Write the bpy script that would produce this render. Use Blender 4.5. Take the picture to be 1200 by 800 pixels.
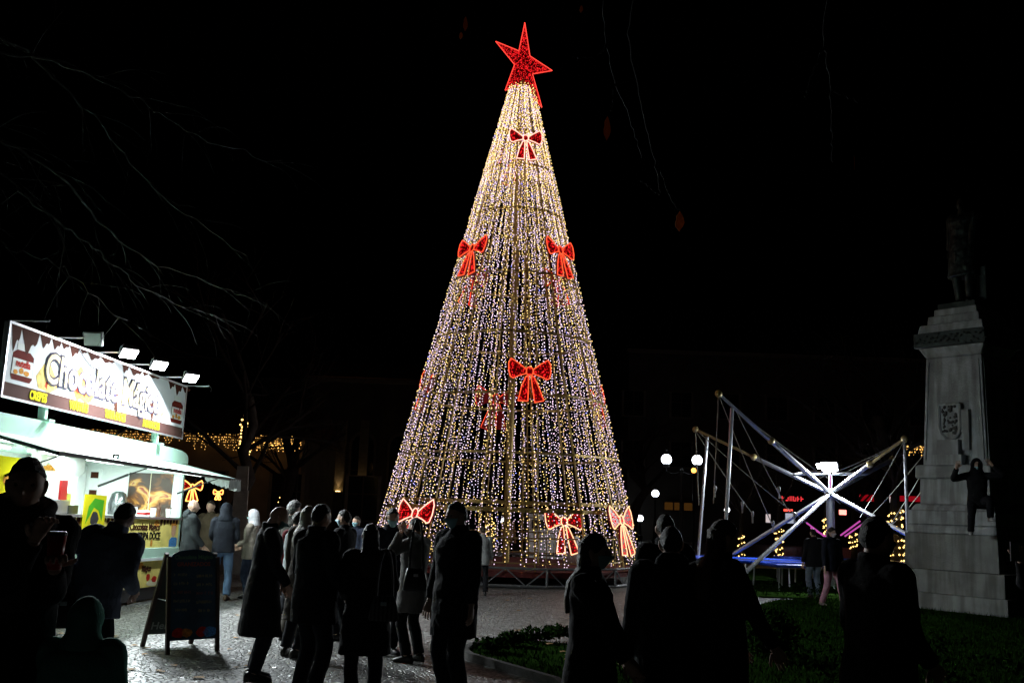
import bpy, bmesh, math, random
import numpy as np
from mathutils import Matrix, Vector
random.seed(7); RNG = np.random.default_rng(7)
PI = math.pi; rad = math.radians
for o in list(bpy.data.objects): bpy.data.objects.remove(o)
scene = bpy.context.scene
COL = scene.collection

# ------------------------------------------------------------------ camera
CAM_H, PITCH, ROLL, FPX = 1.75, rad(9.1), rad(2.0), 1200.0
cam_d = bpy.data.cameras.new('camera'); cam = bpy.data.objects.new('camera', cam_d); COL.objects.link(cam)
cam_d.sensor_width = 36.0; cam_d.lens = 36.0 * FPX / 1200.0; cam_d.clip_start = 0.05; cam_d.clip_end = 2000
cam.matrix_world = Matrix.Translation((0, 0, CAM_H)) @ Matrix.Rotation(PITCH + PI/2, 4, 'X') @ Matrix.Rotation(ROLL, 4, 'Z')
scene.camera = cam

# ------------------------------------------------------------------ night sky, exposure
world = bpy.data.worlds.new('World'); scene.world = world; world.use_nodes = True
wn = world.node_tree.nodes; wl = world.node_tree.links
sky = wn.new('ShaderNodeTexSky'); sky.sky_type = 'NISHITA'; sky.sun_disc = False
sky.sun_elevation = rad(-6.0); sky.sun_rotation = rad(200)
wl.new(sky.outputs[0], wn['Background'].inputs[0]); wn['Background'].inputs[1].default_value = 0.03
scene.view_settings.view_transform = 'Standard'; scene.view_settings.look = 'None'
scene.view_settings.exposure = 0.0; scene.view_settings.gamma = 1.0

# ------------------------------------------------------------------ photo pixel -> direction
CAMP = np.array([0, 0, CAM_H])
def ray(px, py):
    x = (px-600)/FPX; y = -(py-400)/FPX
    c, s = math.cos(ROLL), math.sin(ROLL)
    xr, yr = x*c - y*s, x*s + y*c
    cp, sp = math.cos(PITCH), math.sin(PITCH)
    return np.array([xr, cp - yr*sp, sp + yr*cp])
def ground(px, py, z=0.0):
    d = ray(px, py); return CAMP + d*((z-CAM_H)/d[2])
def atY(px, py, Y):
    d = ray(px, py); return CAMP + d*(Y/d[1])

# ------------------------------------------------------------------ materials
MATS = {}
def mat(name, col, rough=0.7, metal=0.0, emit=None, estr=0.0, noise=0.0, nscale=8.0, bump=0.0, bscale=40.0, spec=0.4, trans=0.0):
    if name in MATS: return MATS[name]
    m = bpy.data.materials.new(name); m.use_nodes = True
    nt = m.node_tree; b = nt.nodes['Principled BSDF']
    b.inputs['Base Color'].default_value = (*col, 1); b.inputs['Roughness'].default_value = rough
    b.inputs['Metallic'].default_value = metal; b.inputs['Specular IOR Level'].default_value = spec
    if trans: b.inputs['Transmission Weight'].default_value = trans
    if emit is not None:
        b.inputs['Emission Color'].default_value = (*emit, 1); b.inputs['Emission Strength'].default_value = estr
    if noise or bump:
        tc = nt.nodes.new('ShaderNodeTexCoord')
    if noise:
        n = nt.nodes.new('ShaderNodeTexNoise'); n.inputs['Scale'].default_value = nscale; n.inputs['Detail'].default_value = 6
        r = nt.nodes.new('ShaderNodeValToRGB')
        r.color_ramp.elements[0].position = .3; r.color_ramp.elements[1].position = .7
        r.color_ramp.elements[0].color = (*[c*(1-noise) for c in col], 1)
        r.color_ramp.elements[1].color = (*[min(1, c*(1+noise)) for c in col], 1)
        nt.links.new(tc.outputs['Object'], n.inputs['Vector']); nt.links.new(n.outputs[0], r.inputs[0])
        nt.links.new(r.outputs[0], b.inputs['Base Color'])
    if bump:
        n2 = nt.nodes.new('ShaderNodeTexNoise'); n2.inputs['Scale'].default_value = bscale; n2.inputs['Detail'].default_value = 4
        bp = nt.nodes.new('ShaderNodeBump'); bp.inputs['Strength'].default_value = bump; bp.inputs['Distance'].default_value = .02
        nt.links.new(tc.outputs['Object'], n2.inputs['Vector']); nt.links.new(n2.outputs[0], bp.inputs['Height'])
        nt.links.new(bp.outputs[0], b.inputs['Normal'])
    MATS[name] = m; return m
def glow(name, col, s):
    if name in MATS: return MATS[name]
    m = bpy.data.materials.new(name); m.use_nodes = True; nt = m.node_tree
    nt.nodes.clear(); e = nt.nodes.new('ShaderNodeEmission'); o = nt.nodes.new('ShaderNodeOutputMaterial')
    e.inputs[0].default_value = (*col, 1); e.inputs[1].default_value = s
    nt.links.new(e.outputs[0], o.inputs[0]); MATS[name] = m; return m

# ------------------------------------------------------------------ mesh builder
def frame_from(d, up=(0, 0, 1)):
    d = np.array(d, float); d /= np.linalg.norm(d)
    up = np.array(up, float)
    if abs(d @ up) > .98: up = np.array([1., 0, 0])
    x = np.cross(up, d); x /= np.linalg.norm(x); y = np.cross(d, x)
    return x, y, d
class MB:
    def __init__(s): s.v = []; s.f = []; s.m = []; s.n = 0
    def add(s, V, Fc, mi=0):
        k = s.n
        V = np.asarray(V, float); s.v.append(V); s.n += len(V)
        s.f.extend([tuple(i+k for i in f) for f in Fc]); s.m.extend([mi]*len(Fc)); return s
    def box(s, c, size, rot=None, mi=0, bev=0.0):
        hx, hy, hz = [a/2 for a in size]
        V = np.array([(x, y, z) for x in (-hx, hx) for y in (-hy, hy) for z in (-hz, hz)])
        if rot is not None: V = V @ np.asarray(rot).T
        return s.add(V + np.asarray(c), [(0, 1, 3, 2), (4, 6, 7, 5), (0, 4, 5, 1), (2, 3, 7, 6), (0, 2, 6, 4), (1, 5, 7, 3)], mi)
    def bar(s, a, b, w, h=None, mi=0, up=(0, 0, 1)):
        a = np.asarray(a, float); b = np.asarray(b, float); h = h or w
        x, y, d = frame_from(b-a, up); L = np.linalg.norm(b-a)
        return s.box((a+b)/2, (w, h, L), rot=np.stack([x, y, d], 1), mi=mi)
    def tube(s, pts, r, n=8, mi=0, cap=True):
        pts = np.asarray(pts, float); k = len(pts)
        rr = np.full(k, r, float) if np.isscalar(r) else np.asarray(r, float)
        T = np.gradient(pts, axis=0) if k > 2 else np.array([pts[1]-pts[0]]*2)
        T /= (np.linalg.norm(T, axis=1)[:, None] + 1e-9)
        x, y, _ = frame_from(T[0]); V = []
        for i in range(k):
            x = x - T[i]*(x @ T[i]); x /= np.linalg.norm(x) + 1e-9; y = np.cross(T[i], x)
            a = np.arange(n)*2*PI/n
            V.append(pts[i] + rr[i]*(np.cos(a)[:, None]*x + np.sin(a)[:, None]*y))
        V = np.concatenate(V); Fc = []
        for i in range(k-1):
            for j in range(n):
                j2 = (j+1) % n; Fc.append((i*n+j, i*n+j2, (i+1)*n+j2, (i+1)*n+j))
        if cap: Fc += [tuple(range(n-1, -1, -1)), tuple((k-1)*n+j for j in range(n))]
        return s.add(V, Fc, mi)
    def loft(s, rings, n=20, mi=0, power=2.0):
        """rings: (center, rx, ry, R3x3|None)"""
        V = []; a = np.arange(n)*2*PI/n
        ca, sa = np.cos(a), np.sin(a)
        px = np.sign(ca)*np.abs(ca)**(2/power); py = np.sign(sa)*np.abs(sa)**(2/power)
        for c, rx, ry, R in rings:
            P = np.stack([px*rx, py*ry, np.zeros(n)], 1)
            if R is not None: P = P @ np.asarray(R).T
            V.append(P + np.asarray(c))
        k = len(rings); Fc = []
        for i in range(k-1):
            for j in range(n):
                j2 = (j+1) % n; Fc.append((i*n+j, i*n+j2, (i+1)*n+j2, (i+1)*n+j))
        Fc += [tuple(range(n-1, -1, -1)), tuple((k-1)*n+j for j in range(n))]
        return s.add(np.concatenate(V), Fc, mi)
    def lathe(s, prof, c=(0, 0, 0), n=20, mi=0):
        return s.loft([((c[0], c[1], c[2]+z), r, r, None) for r, z in prof], n, mi)
    def prism(s, poly, o, ex, ey, depth, mi=0):
        """extrude a 2d polygon lying in plane o+ex,ey backwards by depth along ex x ey"""
        o, ex, ey = [np.asarray(q, float) for q in (o, ex, ey)]
        nz = np.cross(ex, ey); nz /= np.linalg.norm(nz); k = len(poly)
        A = np.array([o + ex*x + ey*y for x, y in poly]); V = np.concatenate([A, A - nz*depth])
        Fc = [tuple(range(k)), tuple(range(2*k-1, k-1, -1))] + [(i, i+k, (i+1) % k + k, (i+1) % k) for i in range(k)]
        return s.add(V, Fc, mi)
    def octa(s, c, r, mi=0):
        c = np.asarray(c, float)
        V = c + r*np.array([(1, 0, 0), (-1, 0, 0), (0, 1, 0), (0, -1, 0), (0, 0, 1), (0, 0, -1)])
        return s.add(V, [(0, 2, 4), (2, 1, 4), (1, 3, 4), (3, 0, 4), (2, 0, 5), (1, 2, 5), (3, 1, 5), (0, 3, 5)], mi)
    def ball(s, c, r, n=14, mi=0, sc=(1, 1, 1)):
        k = n//2; V = [(0, 0, 1)]
        for i in range(1, k):
            t = PI*i/k
            V += [(math.sin(t)*math.cos(2*PI*j/n), math.sin(t)*math.sin(2*PI*j/n), math.cos(t)) for j in range(n)]
        V.append((0, 0, -1)); Fc = []
        for j in range(n): Fc.append((0, 1+j, 1+(j+1) % n))
        for i in range(k-2):
            for j in range(n):
                a = 1+i*n; b = a+n; Fc.append((a+j, b+j, b+(j+1) % n, a+(j+1) % n))
        e = len(V)-1; a = 1+(k-2)*n
        for j in range(n): Fc.append((e, a+(j+1) % n, a+j))
        return s.add(np.array(V)*r*np.array(sc) + np.asarray(c), Fc, mi)
    def mesh(s, name):
        me = bpy.data.meshes.new(name); V = np.concatenate(s.v)
        me.from_pydata(V.tolist(), [], s.f); return me
    def build(s, name, mats, parent=None, smooth=False, world=False):
        if not isinstance(mats, (list, tuple)): mats = [mats]
        if world and parent is not None:
            Mi = np.array(WM[parent.name].inverted()); V = np.concatenate(s.v)
            s.v = [V @ Mi[:3, :3].T + Mi[:3, 3]]
        me = s.mesh(name)
        for m in mats: me.materials.append(m)
        if len(mats) > 1: me.polygons.foreach_set('material_index', s.m)
        if smooth: me.polygons.foreach_set('use_smooth', [True]*len(me.polygons))
        me.update()
        return link(name, me, parent)
WM = {}
def link(name, data, parent=None):
    o = bpy.data.objects.new(name, data); COL.objects.link(o)
    if parent is not None: o.parent = parent; WM[o.name] = WM[parent.name]
    else: WM[o.name] = Matrix.Identity(4)
    return o
def tag(o, label, cat, group=None):
    o['label'] = label; o['category'] = cat
    if group: o['group'] = group
    return o
def thing(name, label, cat, loc=(0, 0, 0), rz=0.0, group=None):
    o = bpy.data.objects.new(name, None); COL.objects.link(o); o.empty_display_size = .1
    M = Matrix.Translation(Vector([float(q) for q in loc])) @ Matrix.Rotation(rz, 4, 'Z'); o.matrix_world = M; WM[o.name] = M
    return tag(o, label, cat, group)
def kind(o, k): o['kind'] = k; return o
def lamp(name, typ, loc, energy, col, parent, size=.1, direction=None, spread=None, sy=None):
    d = bpy.data.lights.new(name, typ); d.energy = energy; d.color = col
    if typ == 'AREA':
        d.size = size
        if sy: d.shape = 'RECTANGLE'; d.size_y = sy
        if spread: d.spread = spread
    else: d.shadow_soft_size = size
    o = bpy.data.objects.new(name, d); COL.objects.link(o); o.parent = parent; o.location = loc
    if direction is not None: o.rotation_euler = Vector([float(q) for q in direction]).to_track_quat('-Z', 'Y').to_euler()
    return o
def text_mesh(txt, size=1.0, offset=0.0, extrude=0.003, spacing=1.0, bevel=0.0, align='CENTER'):
    c = bpy.data.curves.new('lettering', 'FONT'); c.body = txt; c.size = size; c.offset = offset
    c.extrude = extrude; c.align_x = align; c.align_y = 'CENTER'; c.space_character = spacing; c.resolution_u = 3
    if bevel: c.bevel_depth = bevel; c.bevel_resolution = 1
    o = bpy.data.objects.new('lettering', c); me = o.to_mesh()
    V = np.empty(len(me.vertices)*3); me.vertices.foreach_get('co', V); V = V.reshape(-1, 3)
    Fc = [tuple(p.vertices) for p in me.polygons]
    o.to_mesh_clear(); bpy.data.objects.remove(o); bpy.data.curves.remove(c)
    return V, Fc
def lettering(txt, o, ex, ey, size, m, parent, offset=0.0, extrude=.003, xs=1.0, name='lettering', world=False):
    """text lying in the plane o, ex (reading direction), ey (up); local coords of parent"""
    V, Fc = text_mesh(txt, size, offset, extrude)
    ex, ey = np.asarray(ex, float), np.asarray(ey, float); nz = np.cross(ex, ey); nz /= np.linalg.norm(nz)
    P = np.asarray(o) + V[:, :1]*xs*ex + V[:, 1:2]*ey + (V[:, 2:3] + extrude)*nz
    mb = MB(); mb.add(P, Fc); return mb.build(name, m, parent, world=world)

def scribble(o, ex, ey, w, h, m, parent, seed=1, nz_off=.001, name='worn_lettering'):
    """a line of lettering too worn or small to read: short strokes"""
    rnd = random.Random(seed); ex, ey = np.asarray(ex, float), np.asarray(ey, float); nz = np.cross(ex, ey); nz /= np.linalg.norm(nz); mb = MB(); x = -w/2
    R = np.stack([ex/np.linalg.norm(ex), ey/np.linalg.norm(ey), nz], 1)
    while x < w/2 - h*.5:
        lw = h*rnd.uniform(.45, .75); c = np.asarray(o) + ex*(x+lw/2) + nz*nz_off; t = h*.16
        k = rnd.random()
        mb.box(c - ex*lw*.35, (t, h, .001), rot=R)
        if k < .7: mb.box(c + ex*lw*.35 + nz*.0002, (t, h*rnd.choice((1, .6)), .001), rot=R)
        if k > .3: mb.box(c + ey*h*rnd.choice((-.42, 0, .42)) + nz*.0004, (lw*.8, t, .001), rot=R)
        x += lw*1.35 + (h*.5 if rnd.random() < .15 else 0)
    return mb.build(name, m, parent)
# ================================================================== setting: ground
def cobble_material():
    m = bpy.data.materials.new('cobbles'); m.use_nodes = True; nt = m.node_tree; b = nt.nodes['Principled BSDF']; L = nt.links
    tc = nt.nodes.new('ShaderNodeTexCoord')
    v = nt.nodes.new('ShaderNodeTexVoronoi'); v.feature = 'DISTANCE_TO_EDGE'; v.inputs['Scale'].default_value = 15
    v2 = nt.nodes.new('ShaderNodeTexVoronoi'); v2.inputs['Scale'].default_value = 15
    n = nt.nodes.new('ShaderNodeTexNoise'); n.inputs['Scale'].default_value = 1.3; n.inputs['Detail'].default_value = 8
    for q in (v, v2, n): L.new(tc.outputs['Object'], q.inputs['Vector'])
    joint = nt.nodes.new('ShaderNodeMapRange'); joint.inputs[1].default_value = 0.0; joint.inputs[2].default_value = 0.16
    L.new(v.outputs['Distance'], joint.inputs[0])
    stone = nt.nodes.new('ShaderNodeValToRGB'); stone.color_ramp.elements[0].color = (.17, .17, .165, 1); stone.color_ramp.elements[1].color = (.44, .435, .42, 1)
    sep = nt.nodes.new('ShaderNodeSeparateColor'); L.new(v2.outputs['Color'], sep.inputs[0]); L.new(sep.outputs[0], stone.inputs[0])
    mix = nt.nodes.new('ShaderNodeMix'); mix.data_type = 'RGBA'; mix.inputs[6].default_value = (.05, .045, .035, 1)
    L.new(joint.outputs[0], mix.inputs[0]); L.new(stone.outputs[0], mix.inputs[7])
    dirt = nt.nodes.new('ShaderNodeMix'); dirt.data_type = 'RGBA'; dirt.blend_type = 'MULTIPLY'; dirt.inputs[0].default_value = .6
    L.new(mix.outputs[2], dirt.inputs[6]); L.new(n.outputs[0], dirt.inputs[7])
    L.new(dirt.outputs[2], b.inputs['Base Color'])
    h = nt.nodes.new('ShaderNodeMath'); h.operation = 'ADD'
    sc = nt.nodes.new('ShaderNodeMath'); sc.operation = 'MULTIPLY'; sc.inputs[1].default_value = .6
    L.new(sep.outputs[1], sc.inputs[0]); L.new(joint.outputs[0], h.inputs[0]); L.new(sc.outputs[0], h.inputs[1])
    bp = nt.nodes.new('ShaderNodeBump'); bp.inputs['Strength'].default_value = .9; bp.inputs['Distance'].default_value = .022
    L.new(h.outputs[0], bp.inputs['Height']); L.new(bp.outputs[0], b.inputs['Normal'])
    b.inputs['Roughness'].default_value = .42
    return m
def sheet(name, poly, z, m, parent=None):
    mb = MB(); mb.add([(x, y, z) for x, y in poly], [tuple(range(len(poly)))]); o = mb.build(name, m, parent)
    return kind(o, 'structure') if parent is None else o
plaza = sheet('plaza_paving', [(-400, -60), (400, -60), (400, 900), (-400, 900)], 0.0, cobble_material())
GRASSY = mat('lawn', (.014, .034, .006), .95, spec=0.0, noise=.45, nscale=3, bump=.8, bscale=60)
# lawn bed on the right with a curved kerb at its near left corner
def lawn_outline():
    pts = []
    c = ground(640, 770); cx, cy = float(c[0]), float(c[1])
    for k in range(13):                                   # rounded left end
        a = rad(95 + k*9); pts.append((cx + .95*math.cos(a), cy + 1.15*math.sin(a)))
    g = [ground(700, 850), ground(1000, 1000)]
    near = [(cx+.02, 10.6), (cx+.25, 9.4), (cx+.6, 8.0), (cx+1.0, 6.6), (cx+1.5, 5.0), (2.6, 3.0), (7.5, 3.0), (16, 9), (16, 22.2), (6.8, 22.2), (5.6, 21.4), (4.6, 19.6), (3.7, 17.6), (2.7, 15.6), (1.6, 14.0), (1.0, 13.35)]
    return pts + near
LAWN = lawn_outline()
lawn = sheet('lawn', LAWN, .05, GRASSY)
mb = MB(); KERB = mat('kerb_stone', (.08, .076, .07), .9, noise=.3, nscale=14, bump=.4, bscale=50)
kp = LAWN[:19]
for i in range(len(kp)-1):
    a = np.array([*kp[i], .04]); b = np.array([*kp[i+1], .04]); mb.bar(a, b, .07, .09)
kind(mb.build('lawn_kerb', KERB), 'structure')
lawn2 = sheet('far_lawn', [(3.6, 22.4), (16, 22.4), (18, 34), (4.4, 34), (3.9, 27)], .03, GRASSY)
def inside(p, poly):
    x, y = p; c = False
    for i in range(len(poly)):
        x1, y1 = poly[i]; x2, y2 = poly[i-1]
        if (y1 > y) != (y2 > y) and x < (x2-x1)*(y-y1)/(y2-y1) + x1: c = not c
    return c
def grass(name, poly, n, z, lab):
    xs = [q[0] for q in poly]; ys = [q[1] for q in poly]; V = []; Fc = []
    while len(Fc) < n:
        x = random.uniform(min(xs), max(xs)); y = random.uniform(min(ys), max(ys))
        if not inside((x, y), poly): continue
        a = random.uniform(0, PI); w = .006+.004*random.random(); h = random.uniform(.03, .075)
        dx, dy = math.cos(a)*w, math.sin(a)*w; lx, ly = random.gauss(0, .02), random.gauss(0, .02); k = len(V)
        V += [(x-dx, y-dy, z), (x+dx, y+dy, z), (x+lx, y+ly, z+h)]; Fc.append((k, k+1, k+2))
    mb = MB(); mb.add(V, Fc); o = mb.build(name, mat('grass_blade', (.012, .036, .004), .95, spec=0.0)); kind(o, 'stuff')
    return tag(o, lab, 'grass')
grass('grass', LAWN, 70000, .05, 'short dark green grass growing on the lawn bed')

# ================================================================== the giant light tree
TX, TY = 0.03, 26.0
def tr_R(z): return 3.45 - .2475*z
TOPZ = 12.75
xm = thing('christmas_tree', 'giant cone of light strings on a gold frame with red bows and star', 'christmas tree', (TX, TY, 0))
GOLD = mat('gold_painted_steel', (.42, .30, .10), .5, .5)
STEEL = mat('galvanised_steel', (.42, .43, .45), .4, .8)
LED_W = glow('led_warm', (1.0, .68, .22), 2.3); LED_C = glow('led_cool', (1.0, .74, .95), 2.0); LED_B = glow('led_blue', (.22, .25, 1.0), 3.0)
WIRE = mat('dark_cable', (.02, .02, .018), .7)
NR = 16
RINGS = [1.66, 2.95, 4.35, 5.87, 7.42, 9.14, 10.4, 11.4]
def conep(z, a, off=0.0): r = tr_R(z) + off; return (r*math.cos(a), r*math.sin(a), z)
for k in range(NR):
    a = 2*PI*(k+.5)/NR; mb = MB(); mb.bar(conep(.35, a, -.05), conep(TOPZ, a, -.05), .03, .03); mb.build('rib', GOLD, xm)
for i, z in enumerate(RINGS):
    mb = MB(); r = .024 if i else .045
    for k in range(NR):
        a, b = 2*PI*(k+.5)/NR, 2*PI*(k+1.5)/NR; mb.bar(conep(z, a, -.03), conep(z, b, -.03), r*2, r*2)
        if i == 0: mb.bar(conep(z+.17, a, -.12), conep(z+.17, b, -.12), .07, .07)
    mb.build('ring_rail', GOLD, xm)
# base truss: two chords, diagonals, deck
mb = MB()
NB = 12
for k in range(NB):
    a, b = 2*PI*(k+.5)/NB - PI/2, 2*PI*(k+1.5)/NB - PI/2
    P = lambda t, z: np.array([3.5*math.cos(t), 3.5*math.sin(t), z])
    for z in (.05, .42): mb.tube([P(a, z), P(b, z)], .03, 6)
    q0, q1 = P(a, .05), P(b, .05); u0, u1 = P(a, .42), P(b, .42)
    for j in range(4):
        s0, s1 = j/4, (j+1)/4
        lo = (q0 + (q1-q0)*s0, q0 + (q1-q0)*s1); hi = (u0 + (u1-u0)*s0, u0 + (u1-u0)*s1)
        mb.tube([lo[0], hi[1]] if j % 2 else [hi[0], lo[1]], .016, 5)
    mb.tube([q0, u0], .03, 6)
mb.build('base_truss', mat('dull_truss', (.16, .16, .165), .6, .4), xm)
mb = MB(); mb.lathe([(3.3, .22), (3.3, .34)], n=36); mb.build('deck', mat('red_deck', (.10, .012, .01), .7, noise=.3), xm)
# inner railing and ladder
mb = MB()
for k in range(40):
    a = 2*PI*k/40; mb.tube([(2.9*math.cos(a), 2.9*math.sin(a), .34), (2.9*math.cos(a), 2.9*math.sin(a), 1.05)], .012, 5)
for z in (.5, 1.05):
    mb.tube([(2.9*math.cos(2*PI*k/40), 2.9*math.sin(2*PI*k/40), z) for k in range(41)], .018, 6, cap=False)
mb.build('railing', mat('dull_gold_rail', (.35, .27, .12), .5, .5), xm)
mb = MB()
for s in (-.2, .2): mb.tube([(.6+s, -.4, .34), (.35+s*.6, -.2, 9.5)], .022, 6)
for k in range(32): t = k/32; mb.tube([(.6-.25*t-.2*(1-.4*t), -.4+.2*t, .34+9.1*t), (.6-.25*t+.2*(1-.4*t), -.4+.2*t, .34+9.1*t)], .014, 5)
mb.build('ladder', GOLD, xm)
mb = MB(); mb.tube([(0, 0, .34), (0, 0, 13.1)], .09, 10); mb.build('mast', GOLD, xm)
# hanging light strings, each a part
NS = 122
for k in range(NS):
    a = 2*PI*(k + (.28 if k % 2 else -.0) + random.uniform(-.28, .28))/NS; mb = MB()
    z0 = .45 if random.random() < .8 else random.uniform(.5, 1.6)
    z1 = TOPZ - (0 if k % 3 else random.uniform(0, 2.5))
    off = random.uniform(-.10, .05)
    pts = [conep(z1 + (z0-z1)*t/10, a, off) for t in range(11)]
    mb.tube(pts, .006, 3, mi=3, cap=False)
    cool = random.random() < .55
    z = z1; ph = random.uniform(0, 6)
    while z > z0:
        wr = min(1, max(0, (z-6.5)/5)); pc = (.84 if cool else .40)*(1-wr) + .40*wr; mi = 1 if random.random() < pc else 0
        if random.random() < .012: mi = 2
        wob = .035*math.sin(z*1.7 + ph) + random.gauss(0, .016)
        c = conep(z, a + wob/max(.5, tr_R(z)), off + random.gauss(0, .012))
        mb.octa(c, random.uniform(.0105, .0160), mi); z -= random.uniform(.045, .105)*(1.0 if z < 8 else (.7 if z < 10 else .5))
    mb.build('light_string', [LED_W, LED_C, LED_B, WIRE], xm)
# warm dense garland near the tip and down the ribs
for k in range(NR):
    a = 2*PI*(k+.5)/NR; mb = MB(); z = 12.8
    while z > .5:
        p = .15 if z < 9 else .07
        mb.octa(conep(z, a + random.gauss(0, .02)/max(.4, tr_R(z)), .05), .016, 0 if random.random() < .85 else 1); z -= p*random.uniform(.7, 1.6)
    kind(mb.build('rib_lights', [LED_W, LED_C], xm), 'stuff')
# red decorations
RED_T = mat('red_tinsel', (.30, .006, .012), .35, 0, noise=.6, nscale=60)
LED_R = glow('led_red', (1.0, .015, .02), 1.5)
ROPE_R = glow('rope_orange_red', (1.0, .09, .03), 1.5); ROPE_W = glow('rope_pinkish_white', (1.0, .45, .34), 2.2)
ROPE_Y = glow('rope_warm_white', (1.0, .52, .28), 2.0); ROPE_STAR = glow('rope_red', (1.0, .06, .04), 1.6)
def pt_in(poly, p): return inside(p, poly)
def decor(name, polys, o, ex, ey, parent, rope, density, rr=.015, rope_r=.013, depth=.05, fill=RED_T):
    """frame of rope light round panels of red tinsel and red lamps; o/ex/ey local to parent"""
    nz = np.cross(ex, ey); root = None
    for nm, poly in polys:
        mb = MB(); mb.prism(poly, np.asarray(o), ex, ey, depth)
        xs = [q[0] for q in poly]; ys = [q[1] for q in poly]
        A = (max(xs)-min(xs))*(max(ys)-min(ys)); cnt = int(A*density)
        for _ in range(cnt):
            x, y = random.uniform(min(xs), max(xs)), random.uniform(min(ys), max(ys))
            if pt_in(poly, (x, y)): mb.octa(np.asarray(o) + ex*x + ey*y + nz*.015, random.uniform(.6, 1.1)*rr, 1)
        P = [np.asarray(o) + ex*x + ey*y + nz*.02 for x, y in poly]; P.append(P[0])
        for i in range(len(P)-1): mb.tube([P[i], P[i+1]], rope_r, 6, mi=2)
        q = mb.build(nm if root is None else nm, [fill, LED_R, rope], parent if root is None else root)
        if root is None: root = q
    return root
BOW = [('bow', [(-.07, .09), (-.02, .13), (.05, .11), (.09, .03), (.06, -.06), (-.03, -.09), (-.09, -.03)]),
       ('loop', [(-.08, .06), (-.25, .20), (-.44, .32), (-.50, .20), (-.50, .0), (-.46, -.14), (-.40, -.17), (-.26, -.10), (-.08, -.04)]),
       ('loop', [(.08, .06), (.25, .20), (.44, .32), (.50, .20), (.50, .0), (.46, -.14), (.40, -.17), (.26, -.10), (.08, -.04)]),
       ('ribbon_tail', [(-.03, -.09), (-.10, -.12), (-.20, -.36), (-.29, -.72), (-.06, -.72), (-.04, -.38)]),
       ('ribbon_tail', [(.03, -.09), (.10, -.12), (.20, -.36), (.32, -.69), (.10, -.75), (.05, -.38)])]
def bow(a_deg, z, sc, rope, off=.10, dens=330):
    a = rad(a_deg); c = np.array([(tr_R(z)+off)*math.cos(a), (tr_R(z)+off)*math.sin(a), z])
    ex = np.array([-math.sin(a), math.cos(a), 0]); ey = np.array([-.24*math.cos(a), -.24*math.sin(a), .97])
    return decor('bow', [(n, [(x*sc, y*sc) for x, y in p]) for n, p in BOW], c, ex, ey, xm, rope, dens/sc**.5, rr=.015 if dens < 900 else .026)
def bow_px(px, py, a_deg, sc, rope, off=.1, dens=330):
    """z of the bow from its photo pixel, on the cone's surface at azimuth a_deg"""
    z = 6.0
    for _ in range(20):
        Y = TY + (tr_R(z)+off)*math.sin(rad(a_deg)); z = float(atY(px, py, Y)[2])
    return bow(a_deg, z, sc, rope, off, dens)
bow_px(621, 163, -80, .86, ROPE_W)
bow_px(601, 185, 100, 1.0, ROPE_R, dens=1300)
bow_px(559, 292, -135, .98, ROPE_R); bow_px(652, 294, -45, .98, ROPE_R)
bow_px(551, 325, 135, 1.05, ROPE_R, dens=1300); bow_px(650, 325, 45, 1.05, ROPE_R, dens=1300)
bow_px(621, 436, -80, 1.0, ROPE_R); bow_px(579, 468, 100, 1.15, ROPE_R, dens=1300)
bow_px(496, 450, 170, 1.0, ROPE_R, off=-.02); bow_px(698, 468, 14, 1.0, ROPE_R, off=-.02)
bow_px(501, 603, -131, 1.12, ROPE_W); bow_px(720, 610, -33, 1.1, ROPE_Y); bow_px(664, 612, -62, .98, ROPE_Y, off=-.35)
# star, pixels -> plane through the axis
sp = []
for px, py in ((615, 28), (621, 67), (647, 84), (624, 88), (635, 127), (612, 100), (592, 107), (603, 77), (581, 50), (608, 61)):
    p = atY(px, py, TY); sp.append((float(p[0])-TX, float(p[2])))
cx_, cz_ = sum(p[0] for p in sp)/10, sum(p[1] for p in sp)/10
mb = MB()
V = [(x, -.03, z) for x, z in sp] + [(x, .03, z) for x, z in sp] + [(cx_, -.2, cz_), (cx_, .2, cz_)]
Fc = [(i, (i+1) % 10, 20) for i in range(10)] + [(10+(i+1) % 10, 10+i, 21) for i in range(10)] + [(i, 10+i, 10+(i+1) % 10, (i+1) % 10) for i in range(10)]
mb.add(V, Fc)
V = np.array(V)
for t in range(10):
    A, B, C3 = V[t], V[(t+1) % 10], V[20]
    for _ in range(70):
        u, v = random.random(), random.random()
        if u+v > 1: u, v = 1-u, 1-v
        mb.octa(A + (B-A)*u + (C3-A)*v - np.array([0, .012, 0]), .012, 1)
st = mb.build('star', [mat('star_tinsel', (.28, .004, .010), .4, 0, noise=.6, nscale=50), LED_R], xm)
mb = MB()
for i in range(10): mb.tube([V[i] - [0, .03, 0], V[(i+1) % 10] - [0, .03, 0]], .012, 6)
mb.build('star_rope_light', ROPE_STAR, st)
# ================================================================== crepe and waffle trailer
K0 = ground(204, 697)
ki = thing('food_trailer', 'snack trailer with green light-tint in its colour, lit counter, raised hatch and big sweets sign', 'food trailer', K0)
KM = Matrix.Translation(Vector(K0.tolist())) @ Matrix.Rotation(rad(-4), 4, 'Z') @ Matrix.Rotation(rad(-1.3), 4, 'X')
ki.matrix_world = KM; WM[ki.name] = KM
KR = np.array(KM)[:3, :3]
def kf(px, py, xl=0.0, ax=0):
    o = KR.T @ (CAMP - K0); d = KR.T @ ray(px, py); return o + d*((xl-o[ax])/d[ax])
GREENLIT = mat('green_lit_enamel', (.50, .72, .60), .35, noise=.06, nscale=2); WHT = mat('white_panel', (.78, .80, .80), .4)  # trailer enamel base colour includes the green tint of the fluorescent light
DARK = mat('dark_trim', (.02, .02, .022), .5); INOX = mat('brushed_inox', (.55, .56, .58), .3, .9)
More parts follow.
